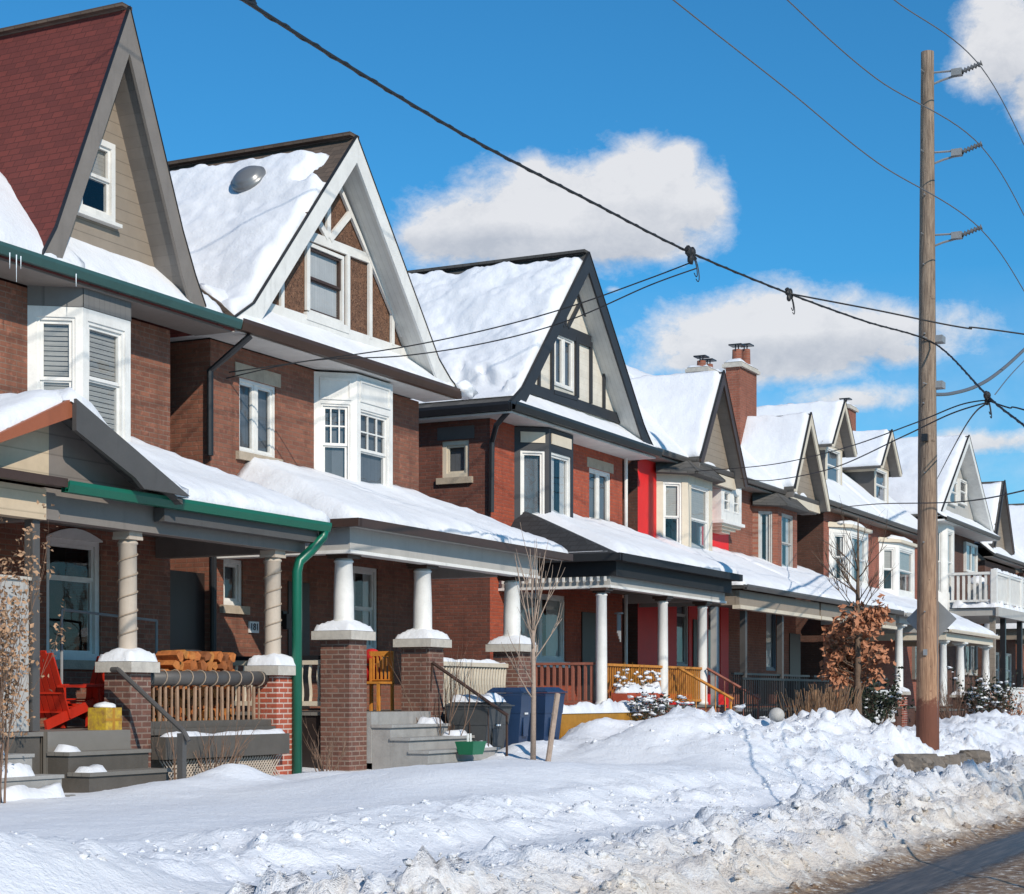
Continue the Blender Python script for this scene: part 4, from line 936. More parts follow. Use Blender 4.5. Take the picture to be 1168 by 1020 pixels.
# flared shingle skirt over the bay
def skirt(root,fr_list,zb,zt,out,mat):
    m=MB()
    for fr in fr_list: m.add([fr.p(-.15,zb,out),fr.p(fr.w+.15,zb,out),fr.p(fr.w,zt,-.05),fr.p(0,zt,-.05),fr.p(-.15,zb-.05,out),fr.p(fr.w+.15,zb-.05,out),fr.p(fr.w,zb-.05,-.05),fr.p(0,zb-.05,-.05)],[(0,1,2,3),(4,5,1,0),(7,6,5,4)])
    return part('bay_roof',m,M[mat],root)
skirt(h4,(L_,F_,R_),7.14,7.48,.30,'greyshingle')
# oriel
ox0,ox1=44.35,45.95
m=MB(); fo=Fr((ox0,15.98),(ox1,15.98)); ops=[(.18,.68,6.50,7.05),(.95,1.42,6.50,7.05)]
wall_open(m,fo,ox1-ox0,6.25,7.25,ops,.08); m.quad((ox0,YW,6.25),(ox0,15.98,6.25),(ox0,15.98,7.25),(ox0,YW,7.25)); m.quad((ox1,15.98,6.25),(ox1,YW,6.25),(ox1,YW,7.25),(ox1,15.98,7.25)); m.box(ox0-.06,ox1+.06,15.90,YW,7.251,7.33); m.box(ox0-.06,ox1+.06,15.90,YW,6.17,6.249)
orl=part('oriel',m,M['white'],h4)
for a_,b_,c,d in ops: window(h4,fo,a_,b_,c,d,'sash','white',back='dark',fw=.04,sw=.03,n=-.02)
m=MB(); 
for k,(wd,zz) in enumerate(((.74,6.10),(.55,6.03),(.32,5.96))): m.box(45.15-wd,45.15+wd,15.98+.08*k,YW,zz,zz+.068)
part('oriel_bracket',m,M['cream'],orl)
def mainroof(root,x0,x1,ze,seed,ridge=20.,pitch=.87,mat='greyshingle',left=True,y0=15.95,gut='darkgrey'):
    def h(x,y): return ze+max(0,min(pitch*(y-y0), pitch*(2*ridge-y0-y)))
    r=part('roof',hroof(x0,x1,y0,2*ridge-y0,h,.12,.5),M[mat],root)
    part('roof_snow',field(x0+.02,x1-.02,y0+.02,ridge+3,h,t=.2,seed=seed,res=.18,rag=.08,edge=.25),M['snow'],r)
    m=MB(); m.box(x0,x1,y0+.02,YW+.0,ze-.20,ze-.16); part('eave_soffit',m,M['grey'],root)
    gutter_x(root,x0,x1,y0-.12,ze-.02,gut,.12,.12); return r,h
def sidegables(root,x0,x1,ze,mat,ridge=20.,pitch=.87,y0=15.95,z0=None):
    zt=ze+pitch*(ridge-y0)-.14; z0=z0 or ze-.3
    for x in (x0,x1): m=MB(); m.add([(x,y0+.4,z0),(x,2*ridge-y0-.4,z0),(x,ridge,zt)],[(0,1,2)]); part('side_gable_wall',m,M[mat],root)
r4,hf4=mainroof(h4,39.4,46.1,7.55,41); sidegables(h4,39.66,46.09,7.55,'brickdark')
pr=[(41.75,7.50),(42.0,7.85),(43.45,9.95),(44.95,7.75),(45.3,7.22)]
def small_gable(root,pr,seed,barge='brown',gw='taupe',foot=None,yb=20.):
    gr,g=gable(root,pr,15.62,yb,15.95,pr[-1][1]-.12,dict(roof='greyshingle',barge=barge,soffit='soffgrey',wall=gw,drip='blacktrim'),tb=.34,t=.12,wall_in=.3,roofname='gable_roof')
    apex=max(pr,key=lambda p:p[1])
    part('roof_snow',snow_slope([(pr[0][0]+.05,pr[0][1]+.05),(pr[1][0],pr[1][1]+.02),(apex[0]-.05,apex[1]-.05)],15.63,yb-.1,t=.17,seed=seed,nu=60,nv=30,edge=.12,rag=.08),M['snow'],gr)
    part('roof_snow',snow_slope([(pr[-1][0]-.05,pr[-1][1]+.05),(apex[0]+.1,apex[1]-.1)],15.7,yb-.1,t=.15,seed=seed+1,nu=16,nv=16),M['snow'],gr)
    m=MB(); m.box(pr[0][0]+.15,pr[-1][0]-.12,15.86,15.949,pr[-1][1]-.12,pr[-1][1]+.16); part('gable_base_board',m,M[foot or 'cream'],root)
    m=MB(); m.box(pr[0][0]+.2,pr[-1][0]-.2,15.951,YW,pr[-1][1]-.16,pr[-1][1]-.12); part('gable_soffit',m,M['soffgrey'],root)
    return gr
small_gable(h4,pr,43,foot='cream')
# =================================================================== HOUSE 5
h5=dhouse('orange brown brick house with big brick chimney and narrow cream edged gable',49.)
x0,x1=46.11,52.1
gA=wpx(874,886,690,765); us=wpx(836,846,560,594)
wall,f=shell(h5,x0,x1,.3,7.45,[gA,us,(48.2,50.9,5.0,7.0)],'brick5')
window(h5,f,gA[0]-x0,gA[1]-x0,gA[2],gA[3],'single','bluedoor',back='full'); window(h5,f,us[0]-x0,us[1]-x0,us[2],us[3],'sash','grey',back='dark',fw=.05)
L_,F_,R_,b=bay(h5,48.1,51.0,YW,15.84,.55,4.9,7.02,{'l':[(.18,.62,5.15,6.85)],'f':[(.35,1.45,5.15,6.85)],'r':[(.18,.62,5.15,6.85)]},'brick5')
for fr,a_,b_ in ((L_,.18,.62),(F_,.35,1.45),(R_,.18,.62)): window(h5,fr,a_,b_,5.15,6.85,'single' if fr is L_ else 'sash','greybeam',back='curtain',fw=.04,n=-.05)
skirt(h5,(L_,F_,R_),7.04,7.40,.32,'greyshingle')
r5,hf5=mainroof(h5,46.1,52.7,7.55,51)
pr=[(49.45,7.55),(49.65,7.9),(51.0,9.95),(52.6,7.85),(52.95,7.30)]
small_gable(h5,pr,53,barge='cream')
def chimney(root,x0,x1,y0,y1,z0,z1,pots,mat='brick5'):
    m=MB(); m.box(x0,x1,y0,y1,z0,z1); c=part('chimney',m,M[mat],root)
    m=MB(); m.box(x0-.09,x1+.09,y0-.09,y1+.09,z1+.001,z1+.10); m.box(x0-.04,x1+.04,y0-.04,y1+.04,z1+.101,z1+.16); part('chimney_cap',m,M['cap'],c)
    for i,(fx,hh) in enumerate(pots):
        m=MB(); m.smooth=True; px=x0+(x1-x0)*fx; py=(y0+y1)/2; m.lathe(px,py,[(.17,z1+.16),(.15,z1+.2),(.14,z1+.16+hh)],12); part('chimney_pot',m,M['brick5'],c)
        m=MB(); m.box(px-.2,px+.2,py-.2,py+.2,z1+.27+hh,z1+.31+hh)
        for a_ in (-.13,.13): m.box(px+a_-.015,px+a_+.015,py-.015,py+.015,z1+.10+hh,z1+.27+hh)
        part('pot_cowl',m,M['black'],c)
    q=MB(); q.smooth=True; snowpad(q,x0-.05,x1+.05,y0-.05,y1+.05,z1+.162,.08,x0); part('snow_cap',q,M['snow'],c)
chimney(h5,50.2,51.7,17.5,17.95,8.6,11.35,[(.24,.42),(.76,.56)])
HL4=lean(4.22,5.45,13.72,39.55,54.1)
for root,xa,xb,sd in ((h4,39.55,46.1,61),(h5,46.1,54.1,62)):
    r=part('porch_roof',hroof(xa,xb,13.72,YW,HL4,.1,.25),M['greyshingle'],root)
    part('roof_snow',field(xa+.02,xb,13.75,YW,HL4,t=.22,seed=sd,edge=.3,rag=.1,res=.16),M['snow'],r)
    gutter_x(root,xa,xb,13.60,4.22,'darkgrey',.12,.11)
    m=MB(); m.box(xa+.15,xb,13.86,13.96,3.75,4.10); 
    if root is h4: m.box(xa+.15,xa+.25,13.97,YW,3.75,4.10)
    part('porch_beam',m,M['taupe'],root)
    m=MB(); m.box(xa+.12,xb,13.82,14.02,3.66,3.749); part('beam_trim',m,M['cream'],root)
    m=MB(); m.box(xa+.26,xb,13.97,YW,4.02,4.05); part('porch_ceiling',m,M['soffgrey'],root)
    porch_box(root,xa+.1,xb-.01,13.95,YW,1.3,fmat='brown')
for root,px in ((h4,815),(h4,848),(h5,890)):
    xx=X(px,14.1); m=MB(); m.box(xx-.07,xx+.07,14.03,14.17,1.3,3.66); part('porch_post',m,M['greybeam' if px<830 else 'darkgrey'],root)
rail(h4,(39.9,14.1),(45.9,14.1),1.4,2.15,40,'black',.02); rail(h5,(46.3,14.1),(53.9,14.1),1.4,2.15,50,'black',.02)
dd=wpx(900,912,690,775); m=MB(); m.box(dd[0],dd[1],YW-.03,YW-.001,1.35,3.5); part('door',m,M['door'],h5)
dd=wpx(790,803,680,775); m=MB(); m.box(dd[0],dd[1],YW-.03,YW-.001,1.35,3.6); part('door',m,M['door'],h4)
# =================================================================== HOUSES 6 and 7
def dormer(root,cx,w,yf,ze,zr,mat_side='darkgrey',seed=1,yb=20.8,ridge_y=None):
    x0,x1=cx-w/2,cx+w/2
    m=MB(); m.quad((x0,yb,ze-2.2),(x0,yf,ze-1.6),(x0,yf,ze),(x0,yb,ze)); m.quad((x1,yf,ze-1.6),(x1,yb,ze-2.2),(x1,yb,ze),(x1,yf,ze)); part('dormer_wall',m,M[mat_side],root)
    f=Fr((x0,yf),(x1,yf)); m=MB(); wall_open(m,f,w,ze-1.6,ze,[(.22,w-.22,ze-1.25,ze-.08)],.06); part('dormer_front',m,M['cream'],root)
    window(root,f,.22,w-.22,ze-1.25,ze-.08,'sash','white',back='dark',fw=.05,n=-.03)
    o=.42; pr=[(x0-o,ze-.12),(cx,zr),(x1+o,ze-.12)]
    gr,g=gable(root,pr,yf-.35,yb,yf-.02,ze,dict(roof='greyshingle',barge='cream',soffit='soffgrey',wall='taupe',drip='blacktrim'),tb=.26,t=.12,wall_in=.2,roofname='dormer_roof')
    m=MB(); m.box(x0-.06,x0-.005,yf-.05,yb-1.0,ze-.22,ze); part('dormer_eave_board',m,M['cream'],gr)
    part('roof_snow',snow_slope([(x0-o+.03,ze-.08),(cx-.04,zr-.03)],yf-.34,yb-.1,t=.15,seed=seed,nu=40,nv=20,edge=.10,rag=.08),M['snow'],gr)
    part('roof_snow',snow_slope([(x1+o-.03,ze-.08),(cx+.04,zr-.03)],yf-.28,yb-.1,t=.15,seed=seed+5,nu=20,nv=16,edge=.18,rag=.08),M['snow'],gr)
    return gr
h6=dhouse('orange brick house with snowy dormer right behind the tan leaved tree',57.5)
h7=dhouse('orange brick house with wide snowy dormer, partly hidden by the wooden utility pole',64.)
for (root,xa,xb,bx,sd,label) in ((h6,55.0,60.6,(55.6,58.9),71,''),(h7,60.61,67.3,(61.7,65.2),81,'')):
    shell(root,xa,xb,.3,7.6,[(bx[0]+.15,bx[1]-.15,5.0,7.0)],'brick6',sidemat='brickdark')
    L_,F_,R_,b=bay(root,bx[0],bx[1],YW,15.86,.6,5.0,7.02,{'l':[(.14,.66,5.3,6.85)],'f':[(.16,bx[1]-bx[0]-1.36,5.3,6.85)],'r':[(.14,.66,5.3,6.85)]},'white')
    for fr,a_,b_ in ((L_,.14,.66),(F_,.16,bx[1]-bx[0]-1.36),(R_,.14,.66)): window(root,fr,a_,b_,5.3,6.85,'sash' if fr is not F_ else ('sash'),'white',back='curtain' if root is h6 else 'half',fw=.06,n=-.05)
    m=MB(); m.add([(bx[0]-.1,YW,7.03),(bx[0]+.5,15.74,7.03),(bx[1]-.5,15.74,7.03),(bx[1]+.1,YW,7.03),(bx[0]-.1,YW,7.2),(bx[0]+.5,15.74,7.13),(bx[1]-.5,15.74,7.13),(bx[1]+.1,YW,7.2)],[(3,2,1,0),(4,5,6,7),(0,1,5,4),(1,2,6,5),(2,3,7,6)]); br=part('bay_roof',m,M['cream'],root)
    q=MB(); q.smooth=True; q.blob(((bx[0]+bx[1])/2,16.12,7.12),(bx[1]-bx[0])/2-.1,.32,.22,sd,.2,flat=0); part('roof_snow',q,M['snow'],br)
r6,hf6=mainroof(h6,53.1,60.6,7.72,73,gut='darkgrey'); r7,hf7=mainroof(h7,60.6,68.0,7.72,83)
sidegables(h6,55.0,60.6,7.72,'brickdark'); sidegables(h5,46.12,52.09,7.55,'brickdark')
dormer(h6,58.2,2.0,17.0,9.95,11.45,seed=75,yb=21.5); dormer(h7,64.3,2.0,17.0,9.95,11.3,seed=85,yb=21.)
chimney(h6,53.3,54.7,19.7,20.3,10.6,11.9,[(.25,.25),(.72,.25)]); chimney(h7,66.6,67.7,18.9,19.4,9.8,12.6,[(.5,.15)])
def fake_small(root,px0,px1,pyt,pyb,mat='white',style='sash',back='dark',y=YW):
    a,b_,c,d=wpx(px0,px1,pyt,pyb,y); return window(root,Fr((a,y),(b_,y)),0,b_-a,c,d,style,mat,n=.09,back=back,fw=.06,fake=True)
HL6=lean(4.2,5.3,13.72,54.5,58.)
r=part('porch_roof',hroof(54.5,57.2,13.72,YW,HL6,.1,.2),M['greyshingle'],h6); part('roof_snow',field(54.52,57.3,13.75,YW,HL6,t=.2,seed=77,res=.14),M['snow'],r)
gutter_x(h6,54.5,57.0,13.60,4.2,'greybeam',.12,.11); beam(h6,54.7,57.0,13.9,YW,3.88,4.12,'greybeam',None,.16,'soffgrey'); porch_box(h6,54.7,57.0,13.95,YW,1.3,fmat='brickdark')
p=pier(h6,55.5,14.12,.42,.4,1.66,'pierred',capw=.09,caph=.1,snow=.05); column(h6,55.5,14.12,1.80,3.87,.13,'white',capm='white',taper=.85,capw=1.6)
rail(h6,(54.8,14.12),(55.25,14.12),1.35,1.95,5,'white',.04)
yf=12.9; HL7=lean(3.78,5.25,yf,40,80,9,9)
r=part('porch_roof',hroof(57.0,64.5,yf,YW,HL7,.1,.3),M['greyshingle'],h7); part('roof_snow',field(57.0,64.55,yf+.02,YW,HL7,t=.24,seed=87,res=.14,edge=.35),M['snow'],r)
m=MB(); m.extx([(yf+.02,3.66),(YW,3.66),(YW,5.14),(yf+.02,3.72)],57.0-.06,57.0-.002); part('porch_end_wall',m,M['greybeam'],h7)
gutter_x(h7,57.,64.5,yf-.11,3.76,'cream',.1,.1); beam(h7,57.02,64.3,yf+.1,YW,3.42,3.65,'cream',None,.16,'soffgrey'); porch_box(h7,57.1,64.3,yf+.1,YW,1.2,fmat='brickdark')
for px in (1095,1124): column(h7,X(px,13.2),13.2,1.75,3.42,.15,'white',taper=.8,capw=1.5); pier(h7,X(px,13.2),13.2,.40,.4,1.58,'brickdark',capw=.08,caph=.08,snow=.04)
column(h7,57.5,13.2,1.3,3.42,.13,'white',capw=1.4)
fake_small(h7,1098,1112,728,770,'greybeam','casement2',y=YW); fake_small(h6,1040,1052,720,775,'grey','single')
# =================================================================== HOUSE 8
h8=dhouse('tall house with wide white gable and white railed balcony over its porch',72.8)
x0,x1=68.4,77.3
shell(h8,x0,x1,.3,8.4,[(68.6,70.6,5.4,8.2)],'brickdark')
L_,F_,R_,b=bay(h8,68.5,70.9,YW,15.7,.6,4.6,8.38,{'l':[(.14,.7,5.6,8.0)],'f':[(.16,1.0,5.6,8.0)],'r':[(.14,.7,5.6,8.0)]},'white')
for fr,a_,b_ in ((L_,.14,.7),(F_,.16,1.0),(R_,.14,.7)): window(h8,fr,a_,b_,5.6,8.0,'sash','white',back='curtain',fw=.05,n=-.05)
pr=[(67.9,8.55),(72.8,12.15),(77.7,8.55)]; a=X(1084,YG); 
gr,g=gable(h8,pr,YR-.1,24,YG,8.5,dict(roof='greyshingle',barge='white',soffit='white',wall='greybeam',drip='blacktrim'),tb=.3,t=.14,wall_in=.4,roofname='gable_roof')
part('roof_snow',snow_slope([(67.95,8.6),(72.7,12.1)],YR-.08,24,t=.2,seed=91,nu=80,edge=.15,nv=40,rag=.1),M['snow'],gr)
part('roof_snow',snow_slope([(77.6,8.6),(72.9,12.1)],YR,24,t=.2,seed=92,nu=16,nv=16),M['snow'],gr)
for p0,p1 in ((1080,1089),(1092,1100)): fake_small(h8,p0,p1,546,574,'white','sash',y=YG)
def hm8(x,y): return 8.45+max(0,min(.7*(y-15.5),.5))
r=part('roof',hroof(67.8,77.8,15.5,16.3,hm8,.1,1.),M['greyshingle'],h8); part('roof_snow',field(67.8,77.8,15.5,16.3,hm8,t=.14,seed=93,res=.2),M['snow'],r)
gutter_x(h8,67.8,77.8,15.4,8.45,'darkgrey',.14,.12); m=MB(); m.box(67.8,77.8,15.5,YW,8.28,8.34); part('eave_soffit',m,M['white'],h8)
fake_small(h8,1099,1112,618,652,'white','casement2','curtain')
m=MB(); m.box(69.4,77.2,13.9,YW,4.72,5.0); m.box(69.3,77.3,13.8,13.899,4.68,5.04); dk=part('balcony_floor',m,M['greybeam'],h8)
q=MB(); q.smooth=True; snowpad(q,69.3,77.2,13.85,15.6,5.03,.22,4); part('balcony_snow',q,M['snow'],dk)
m=MB(); 
for p_,q_ in (((69.5,14.0),(77.1,14.0)),((69.5,14.0),(69.5,15.9))):
    m.bar((*p_,6.35),(*q_,6.35),.16,.10); m.bar((*p_,5.3),(*q_,5.3),.08,.08); balusters(m,p_,q_,5.3,6.32,36 if p_[0]!=q_[0] else 9,.09)
for xx,yy in ((69.5,14.0),(72.,14.),(74.6,14.),(77.1,14.0)): m.box(xx-.11,xx+.11,yy-.11,yy+.11,5.0,6.5)
br=part('balcony_railing',m,M['white'],h8)
q=MB(); q.smooth=True; snowpad(q,69.4,77.2,13.90,14.1,6.40,.14,3); part('rail_snow',q,M['snow'],br)
porch_box(h8,69.4,77.2,13.95,YW,1.3,fmat='brickdark')
for xx in (69.6,71.6,75.,77.): m=MB(); m.box(xx-.1,xx+.1,13.98,14.18,1.3,4.7); part('porch_post',m,M['taupe' if xx<70 else 'black'],h8)
m=MB(); m.taper(70.8,14.9,5.25,6.0,.5,.3,.5,.3); part('balcony_bench',m,M['greybeam'],h8); q=MB(); q.smooth=True; q.blob((70.8,14.9,6.0),.55,.35,.35,3,.1,flat=0); part('balcony_snow',q,M['snow'],h8)
# =================================================================== far houses
def far_house(label,x0,x1,seed,wallm,gx):
    h=dhouse(label,(x0+x1)/2); shell(h,x0,x1,.3,7.6,[],wallm)
    mainroof(h,x0-.3,x1+.3,7.9,seed); sidegables(h,x0,x1,7.9,'taupe')
    pr=[(gx-2.2,8.2),(gx,11.3),(gx+2.2,8.2)]
    gr,g=gable(h,pr,16.0,20,16.35,8.1,dict(roof='greyshingle',barge='brown',soffit='soffgrey',wall='taupe',drip='blacktrim'),tb=.3,t=.12,wall_in=.3,roofname='gable_roof')
    part('roof_snow',snow_slope([(gx-2.1,8.3),(gx-.1,11.2)],16.1,20,t=.15,seed=seed+1,nu=16,nv=16),M['snow'],gr)
    for k in range(2):
        a=x0+1.2+k*2.8; window(h,Fr((a,YW),(a+1.3,YW)),0,1.3,5.6,7.0,'sash','white',n=.09,back='dark',fake=True)
        window(h,Fr((a,YW),(a+1.3,YW)),0,1.3,2.0,3.6,'sash','white',n=.09,back='dark',fake=True)
    HLx=lean(4.6,6.4,13.4,x0-.2,x1+.2)
    r=part('porch_roof',hroof(x0-.2,x1+.2,13.4,YW,HLx,.1,.5),M['greyshingle'],h); part('roof_snow',field(x0-.2,x1+.2,13.42,YW,HLx,t=.22,seed=seed+3,res=.25),M['snow'],r)
    beam(h,x0,x1,13.7,YW,4.1,4.5,'taupe',None,.16,'soffgrey'); porch_box(h,x0,x1,13.7,YW,1.3,fmat='brickdark')
    for xx in (x0+.2,(x0+x1)/2,x1-.2): column(h,xx,13.85,1.3,4.1,.14,'white')
    return h
h9=far_house('distant brown house with small brown gable and row of pots on its broad chimney',79.4,86.4,101,'brickdark',81.6)
chimney(h9,84.6,86.3,17.0,17.6,8.5,11.0,[(.12,.25),(.37,.3),(.63,.3),(.88,.25)])
h10=far_house('farthest house of the row, a sliver at the right edge',88.2,95,111,'brick5',91.5)
# =================================================================== utility pole and lines
PY=8.3; PX=X(1058,PY); pz=gz(PX,PY)
pole=thing('utility_pole',(PX,PY,pz),'tall weathered wooden utility pole standing in the snow bank, stained rust brown at its foot','utility pole')
m=MB(); m.smooth=True; pts=[];rs=[]
for i in range(40):
    t=i/39; z=pz-.5+(Z(60,PX,PY)-pz+.5)*t; pts.append((PX-.02*t+.012*math.sin(t*7),PY,z)); rs.append(.228-.105*t+.004*noise.noise(Vector((0,0,z*2))))
m.tube(pts,rs,n=28); part('shaft',m,M['pole'],pole)
def at_pole(py): return Z(py,PX,PY)
for py in (85,176,270):
    z=at_pole(py); m=MB(); y0=PY-.05; tip=Vector((PX+.12,PY-1.02,z+.10))
    m.tube([(PX,y0,z+.02),(PX+.05,PY-.62,z)],.02,n=6); m.tube([(PX,y0,z-.22),(PX+.03,PY-.3,z-.14),(PX+.05,PY-.62,z-.08)],.022,n=6); m.box(PX-.02,PX+.12,PY-.66,PY-.46,z-.10,z+.03); m.tube([(PX-.30,PY+.05,z+.01),(PX+.2,PY,z+.01)],.012,n=5)
    a=part('standoff_arm',m,M['metal'],pole)
    m=MB(); p0=Vector((PX+.06,PY-.66,z-.03)); m.smooth=True; k=13
    m.tube([p0+(tip-p0)*(i/(k-1)) for i in range(k)],[.022 if i%2 else .062 for i in range(k)],n=12); part('insulator',m,M['cablegrey'],a)
m=MB(); m.tube([(PX-.05,PY-.205,pz-.3),(PX-.05,PY-.20,pz+2.),(PX-.03,PY-.165,pz+7),(PX-.02,PY-.12,Z(100,PX,PY))],.012,n=5); part('ground_wire',m,M['cablegrey'],pole)
m=MB(); m.box(PX-.235,PX-.222,PY-.05,PY+.03,pz+1.75,pz+1.87); part('number_tag',m,M['metal'],pole)
for k in range(7):
    m=MB(); z=pz+2.6+k*1.35; m.tube([(PX-.27,PY+.02*(k%2),z),(PX-.14,PY+.02*(k%2),z)],.014,n=6); part('bolt',m,M['metal'],pole)
m=MB(); m.box(PX-.29,PX-.17,PY-.06,PY+.05,Z(505,PX,PY),Z(497,PX,PY)); part('junction_box',m,M['black'],pole)
for py,dx in ((388,.1),(440,.1)):
    m=MB(); z=at_pole(py); m.box(PX-.06,PX+.22,PY-.30,PY-.1,z-.06,z+.07); m.tube([(PX-.35,PY,z),(PX+.3,PY-.1,z)],.014,n=5)
    part('cable_bracket',m,M['metal'],pole)
# diamond road sign seen from behind, fixed to the far side of the pole
t=thing('road_sign',(PX+.26,PY,2.5),'grey back of a diamond shaped road sign behind the wooden pole','road sign')
m=MB(); xs_=PX+.29; zc=Z(706,PX,PY); hw=.50; c45=[(PY-hw,zc),(PY,zc-hw),(PY+hw,zc),(PY,zc+hw)]; m.extx([(a,b) for a,b in c45],xs_,xs_+.006); part('sign_plate',m,M['metal'],t)
m=MB(); m.box(PX+.2,xs_-.001,PY-.03,PY+.03,zc-.25,zc+.25); part('sign_bracket',m,M['metal'],t)
def cable(pts,r,mat,label,name='power_line',n=6,wob=0,twist=False):
    V=[P(*p) if not isinstance(p,Vector) else p for p in pts]; out=[]
    def ext(a,b): return b+(b-a).normalized()*14+Vector((0,0,-.4))
    if not isinstance(pts[-1],Vector) and pts[-1][0]>=1190: V.append(ext(V[-2],V[-1]))
    if pts[0][1]<-30: V.insert(0,ext(V[1],V[0]))
    for i in range(len(V)-1):
        a=V[max(i-1,0)];b=V[i];c=V[i+1];d=V[min(i+2,len(V)-1)]
        for k in range(12):
            t=k/12; out.append(.5*((2*b)+(c-a)*t+(2*a-5*b+4*c-d)*t*t+(3*b-a-3*c+d)*t**3))
    out.append(V[-1]); m=MB(); m.smooth=True
    m.tube(out,r,n=n)
    if twist:
        L=0; o2=[]
        for a,b in zip(out,out[1:]):
            k=max(2,int((b-a).length/.10))
            for j in range(k): q=a+(b-a)*j/k; ph=(L+(b-a).length*j/k)*9; o2.append(q+Vector((0,math.sin(ph),math.cos(ph)))*r*.9)
            L+=(b-a).length
        m.tube(o2,r*.6,n=4)
    return solo(name,m,M[mat],label,'cable',smooth=True)
dP=dep(PX,PY)
def aw(py):
    y=PY-1.02; x=PX+.14; z=Z(py,x,y); return [Vector((x,y,z)),Vector((x+7,y,z-.58)),Vector((x+15,y,z-1.0)),Vector((x+26,y,z-1.1)),Vector((x+44,y,z-.2))]
cable([(215,-40,12.),(278,0,13.),(400,77,15.3),(540,160,18.5),(670,228,22),(785,287,25.5),(900,335,29),(985,366,31.6),(1066,392,dP-.3),(1130,455,27.5),(1200,515,22)],.016,'cable','thick twisted black cable crossing the sky from top left to the pole',twist=True)
cable([(900,335,29),(1000,354,30),(1100,374,30.5),(1200,386,31)],.014,'cable','thin black line splitting off the thick cable and running to the right edge',)
for i,(pts,lab) in enumerate(((((700,-58,24),(768,0,26),(900,104,29),(1000,185,31.5),*aw(263)),'lowest grey conductor wire held by the bottom insulator of the pole'),
        (((840,-60,26),(898,0,28),(1000,90,31),*aw(168)),'middle grey conductor wire held by the second insulator of the pole'),
        (((950,-60,30),(1020,0,32),*aw(78)),'top grey conductor wire held by the highest insulator of the pole'))):
    cable(pts,.011,'cablegrey',lab)
# service drops to houses
cable([(787,300,25.5),(740,318,25.8),(650,350,26.3),(560,375,26.8),(460,396,27.3),(350,412,27.8),(246,427,27.9)],.010,'cable','upper black service wire running from the cable splice to the stucco gabled house')
cable([(795,306,25.5),(740,326,25.7),(650,365,26.2),(560,390,26.8),(460,406,27.2),(350,412,27.5),(240,436,27.9)],.010,'cable','lower black service wire running from the cable splice to the stucco gabled house')
cable([(1130,456,27.5),(1095,462,28),(1040,484,30),(960,512,36),(880,530,41),(790,538,44)],.011,'cable','upper black service wire crossing in front of the narrow brick gables')
cable([(1130,458,27.5),(1085,472,28),(1030,498,31),(950,534,38),(880,548,42),(845,546,45)],.012,'cable','lower black service wire ending at the bright red painted house')
cable([(1125,460,27.5),(1100,488,32),(1068,548,60)],.013,'cable','slanting grey wire dropping behind the pole to the white gabled house')
cable([(1200,552,24),(1100,572,30),(1000,575,40),(950,580,52)],.012,'cable','faint low wire crossing the white gable right of the pole')
cable([(1063,450,dP+.2),(1085,449,37),(1115,440,39.5),(1145,420,42),(1200,372,47)],.040,'cablegrey','thick sagging grey sleeved cable right of the pole')
cable([(1130,458,27.5),(1150,465,26.5),(1200,478,24.5)],.012,'cable','short black wire leaving the right hand splice towards the right edge')
cable([(1135,450,28.5),(1160,420,34),(1200,382,44)],.010,'cablegrey','thin grey tie wire rising beside the thick sleeved cable')
def splice(px,py,d,label,s=1.):
    c=P(px,py,d); m=MB(); m.smooth=False
    for dx,dz in ((-.13,.03),(.10,.05),(0,-.10)): m.blob((c.x+dx*s,c.y,c.z+dz*s),.09*s,.07*s,.11*s,px,.3,8,6)
    m.tube([c+Vector((-.25,0,.06))*s,c+Vector((.25,0,-.04))*s],.04*s,n=6)
    for k in range(2):
        q=c+Vector((.22+.06*k,0,-.22-.02*k))*s; m.tube([q+Vector((math.cos(a)*.8,.2*math.sin(a),math.sin(a)*1.25))*(.15+.05*k)*s for a in [t*.40-2.4+.3*k for t in range(10)]],.008,n=4)
    return solo('cable_splice',m,M['cable'],label,'cable splice')
splice(788,290,25.5,'black cable splice with wire loops above the dark timbered gable',.72)
splice(900,335,29,'small black cable splice above the low white cloud, left of the pole',.62)
splice(1126,453,27.6,'black cable splice right of the pole where several wires meet',.62)
# =================================================================== wheeled bins
def bin_(x,y,z,w,d,h,mat,label,ang=0,group='wheeled bins',lid=.07):
    t=thing('wheeled_bin',(x,y,z),label,'bin',group); c,s=math.cos(ang),math.sin(ang)
    def rot(mb): mb.v=[(x+(vx-x)*c-(vy-y)*s, y+(vx-x)*s+(vy-y)*c, vz) for vx,vy,vz in mb.v]; return mb
    m=MB(); m.taper(x,y,z,z+h*.62,w*.36,d*.34,w*.44,d*.44); m.taper(x,y,z+h*.621,z+h*.9,w*.45,d*.45,w*.49,d*.49); m.box(x-w*.5,x+w*.5,y-d*.5,y+d*.5,z+h*.901,z+h*.94)
    m.box(x-w*.2,x+w*.2,y-d*.455,y-d*.43,z+h*.25,z+h*.55)
    part('bin_body',rot(m),M[mat],t)
    m=MB(); m.box(x-w*.52,x+w*.52,y-d*.56,y+d*.50,z+h*.945,z+h*.965); m.taper(x,y,z+h*.966,z+h*1.03,w*.50,d*.50,w*.36,d*.38); l=part('lid',rot(m),M[mat],t)
    m=MB(); m.tube([(x-w*.4,y+d*.56,z+h*.93),(x+w*.4,y+d*.56,z+h*.93)],.02,n=6); part('handle',rot(m),M[mat],t)
    for sx in (-1,1):
        m=MB(); m.tube([(x+sx*w*.40,y+d*.38,z+.12),(x+sx*w*.47,y+d*.38,z+.12)],.12,n=14); part('wheel',rot(m),M['black'],t)
    m=MB(); m.box(x-.08,x+.08,y-d*.46-.012,y-d*.46,z+h*.60,z+h*.63); part('marking',rot(m),M['plaque'],t)
    return t
def pl(px,y,dz=0): x=X(px,y); return x,y,gz(x,y)+dz
